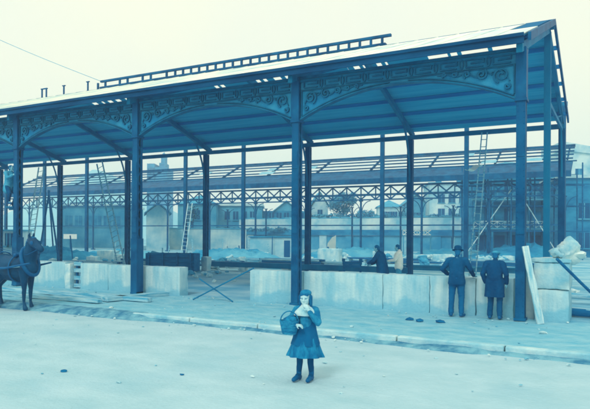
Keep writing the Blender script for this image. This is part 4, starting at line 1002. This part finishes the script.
for i in range(46):
    t=i/45; p=V(-.12+.27*t+.03*math.sin(t*3),-.01*t,1.47+.45*t); 
    m.chain([p,p+V(-.06-.03*rr.random(),-.05*rr.random()-.03,-.05),p+V(-.05,-.13-.03*rr.random(),-.17-.08*rr.random())],[.02,.018,.006])
for i in range(10): p=V(.17,-.02+rr.uniform(-.05,.05),1.91); m.chain([p,p+V(.08,rr.uniform(-.02,.02),-.02),p+V(.14,rr.uniform(-.03,.03),-.1)],[.016,.014,.006])
m.build('mane','hair',horse,smooth=60)
m=MB()
for i in range(22):
    a=rr.uniform(-.05,.05); m.chain([V(-1.36,a*.6,1.30),V(-1.47,a,1.15),V(-1.48+a*.5,a*1.6,.75),V(-1.46+a,a*1.5,.5+rr.random()*.15)],[.025,.03,.025,.006])
m.build('tail','hair',horse,smooth=60)
def hoop(c,rx,rz,w,tilt=0,y=0):
    return [V(c[0]+tilt*math.sin(t)*rz,c[1]+rx*math.cos(t),c[2]+rz*math.sin(t)) for t in [2*math.pi*k/30 for k in range(31)]]
MB().tube(hoop((.07,0,1.27),.245,.36,0,-.42),.05,8).build('collar','leather',horse,smooth=60)
MB().tube(hoop((-.34,0,1.07),.345,.365,0),.022,6).build('girth_strap','leather',horse,smooth=60)
MB().tube(hoop((-.98,0,1.16),.30,.34,0),.018,6).build('breeching_strap','leather',horse,smooth=60)
MB().cap((-.34,-.13,1.42),(-.34,.13,1.42),.06,.06).build('saddle_pad','leather',horse,smooth=60)
for q in (-1,1):
    MB().tube([V(.02,q*.27,1.14),V(-.34,q*.37,1.10),V(-1.0,q*.33,1.02),V(-2.4,q*.34,.95)],.016,6).build('trace','rope' if q<0 else 'leather',horse,smooth=60)
    MB().tube([V(.48,q*.33,1.24),V(-.34,q*.41,1.10),V(-2.6,q*.42,.98)],[.022,.032,.036],8).build('shaft','leather',horse,smooth=60)
    e=hd0.lerp(hd1,.33)+V(.02,q*.125,.03); MB().ell(e,(.06,.012,.055)).build('blinker','leather',horse,smooth=60)
br=MB()
for f,r in ((.12,.128),(.80,.082)):
    c=hd0.lerp(hd1,f); dd=(hd1-hd0).normalized(); a=dd.cross(V(0,0,1)).normalized(); u=a.cross(dd)
    br.tube([c+a*r*.85*math.cos(t)+u*(r*1.02*math.sin(t)-.01) for t in [2*math.pi*k/20 for k in range(21)]],.013,6)
for q in (-1,1): br.tube([hd0.lerp(hd1,.12)+V(0,q*.105,0),hd0.lerp(hd1,.5)+V(0,q*.098,-.01),hd0.lerp(hd1,.8)+V(0,q*.075,-.01)],.011,6)
br.build('bridle','leather',horse,smooth=60)
for q in (-1,1): MB().tube([hd1+V(-.08,q*.075,-.02),V(.2,q*.2,1.45),V(-.34,q*.12,1.46),V(-1.6,q*.15,1.6)],.009,5).build('rein','leather',horse)
# ================================================================== CAMERA, LIGHT, HAZE
cam=bpy.data.cameras.new('camera'); co=bpy.data.objects.new('camera',cam); C.objects.link(co)
cam.sensor_width=36; cam.lens=36*F/590; cam.shift_y=(HOR-204.5)/590; cam.clip_end=2000
co.location=(0,0,CAMH); co.rotation_euler=(math.radians(90),-ROLL,0); SC.camera=co
w=bpy.data.worlds.new('World'); SC.world=w; w.use_nodes=True
N,L=w.node_tree.nodes,w.node_tree.links
sky=N.new('ShaderNodeTexSky'); sky.sky_type='NISHITA'; sky.sun_disc=False
ELEV,AZ=math.radians(48),math.radians(205)
sky.sun_elevation=ELEV; sky.sun_rotation=AZ; sky.dust_density=6; sky.air_density=1.5
mx=N.new('ShaderNodeMix'); mx.data_type='RGBA'; mx.inputs[0].default_value=.90      # overcast: even cream cloud over the clear sky
cn=N.new('ShaderNodeTexNoise'); cn.inputs['Scale'].default_value=2.2; cn.inputs['Detail'].default_value=6; cr=N.new('ShaderNodeValToRGB'); cr.color_ramp.elements[0].position=.3; cr.color_ramp.elements[1].position=.7
cr.color_ramp.elements[0].color=(.87,.90,.77,1); cr.color_ramp.elements[1].color=(1,.962,.735,1); tcw=N.new('ShaderNodeTexCoord'); L.new(tcw.outputs['Generated'],cn.inputs['Vector']); L.new(cn.outputs['Fac'],cr.inputs['Fac'])
sc=N.new('ShaderNodeVectorMath'); sc.operation='SCALE'; sc.inputs['Scale'].default_value=10.2; L.new(cr.outputs['Color'],sc.inputs[0]); L.new(sc.outputs['Vector'],mx.inputs[7])
L.new(sky.outputs['Color'],mx.inputs[6]); L.new(mx.outputs[2],N['Background'].inputs['Color']); N['Background'].inputs['Strength'].default_value=.118
sun=bpy.data.lights.new('sun','SUN'); sun.energy=1.1; sun.angle=math.radians(14); sun.color=(1,.97,.88)
so=bpy.data.objects.new('sun',sun); C.objects.link(so)
d=Vector((math.sin(AZ)*math.cos(ELEV),math.cos(AZ)*math.cos(ELEV),math.sin(ELEV)))
so.rotation_euler=d.to_track_quat('Z','Y').to_euler(); so.location=d*50
hm=bpy.data.materials.new('haze'); hm.use_nodes=True; hn=hm.node_tree.nodes; hn.remove(hn['Principled BSDF'])
pv=hn.new('ShaderNodeVolumePrincipled'); pv.inputs['Density'].default_value=.0017; pv.inputs['Color'].default_value=(.66,.90,1,1); pv.inputs['Anisotropy'].default_value=.2
hm.node_tree.links.new(pv.outputs['Volume'],hn['Material Output'].inputs['Volume'])
o=MB().box(-440,440,-150,440,-1.6,48).build('haze',hm); tag(o,kind='stuff'); o['label']='thin pale haze filling the air over the whole site'
SC.cycles.volume_bounces=1; SC.cycles.pixel_filter_type='BLACKMAN_HARRIS'; SC.cycles.filter_width=1.8
SC.view_settings.view_transform='Standard'; SC.view_settings.look='None'; SC.view_settings.gamma=1; SC.view_settings.exposure=0
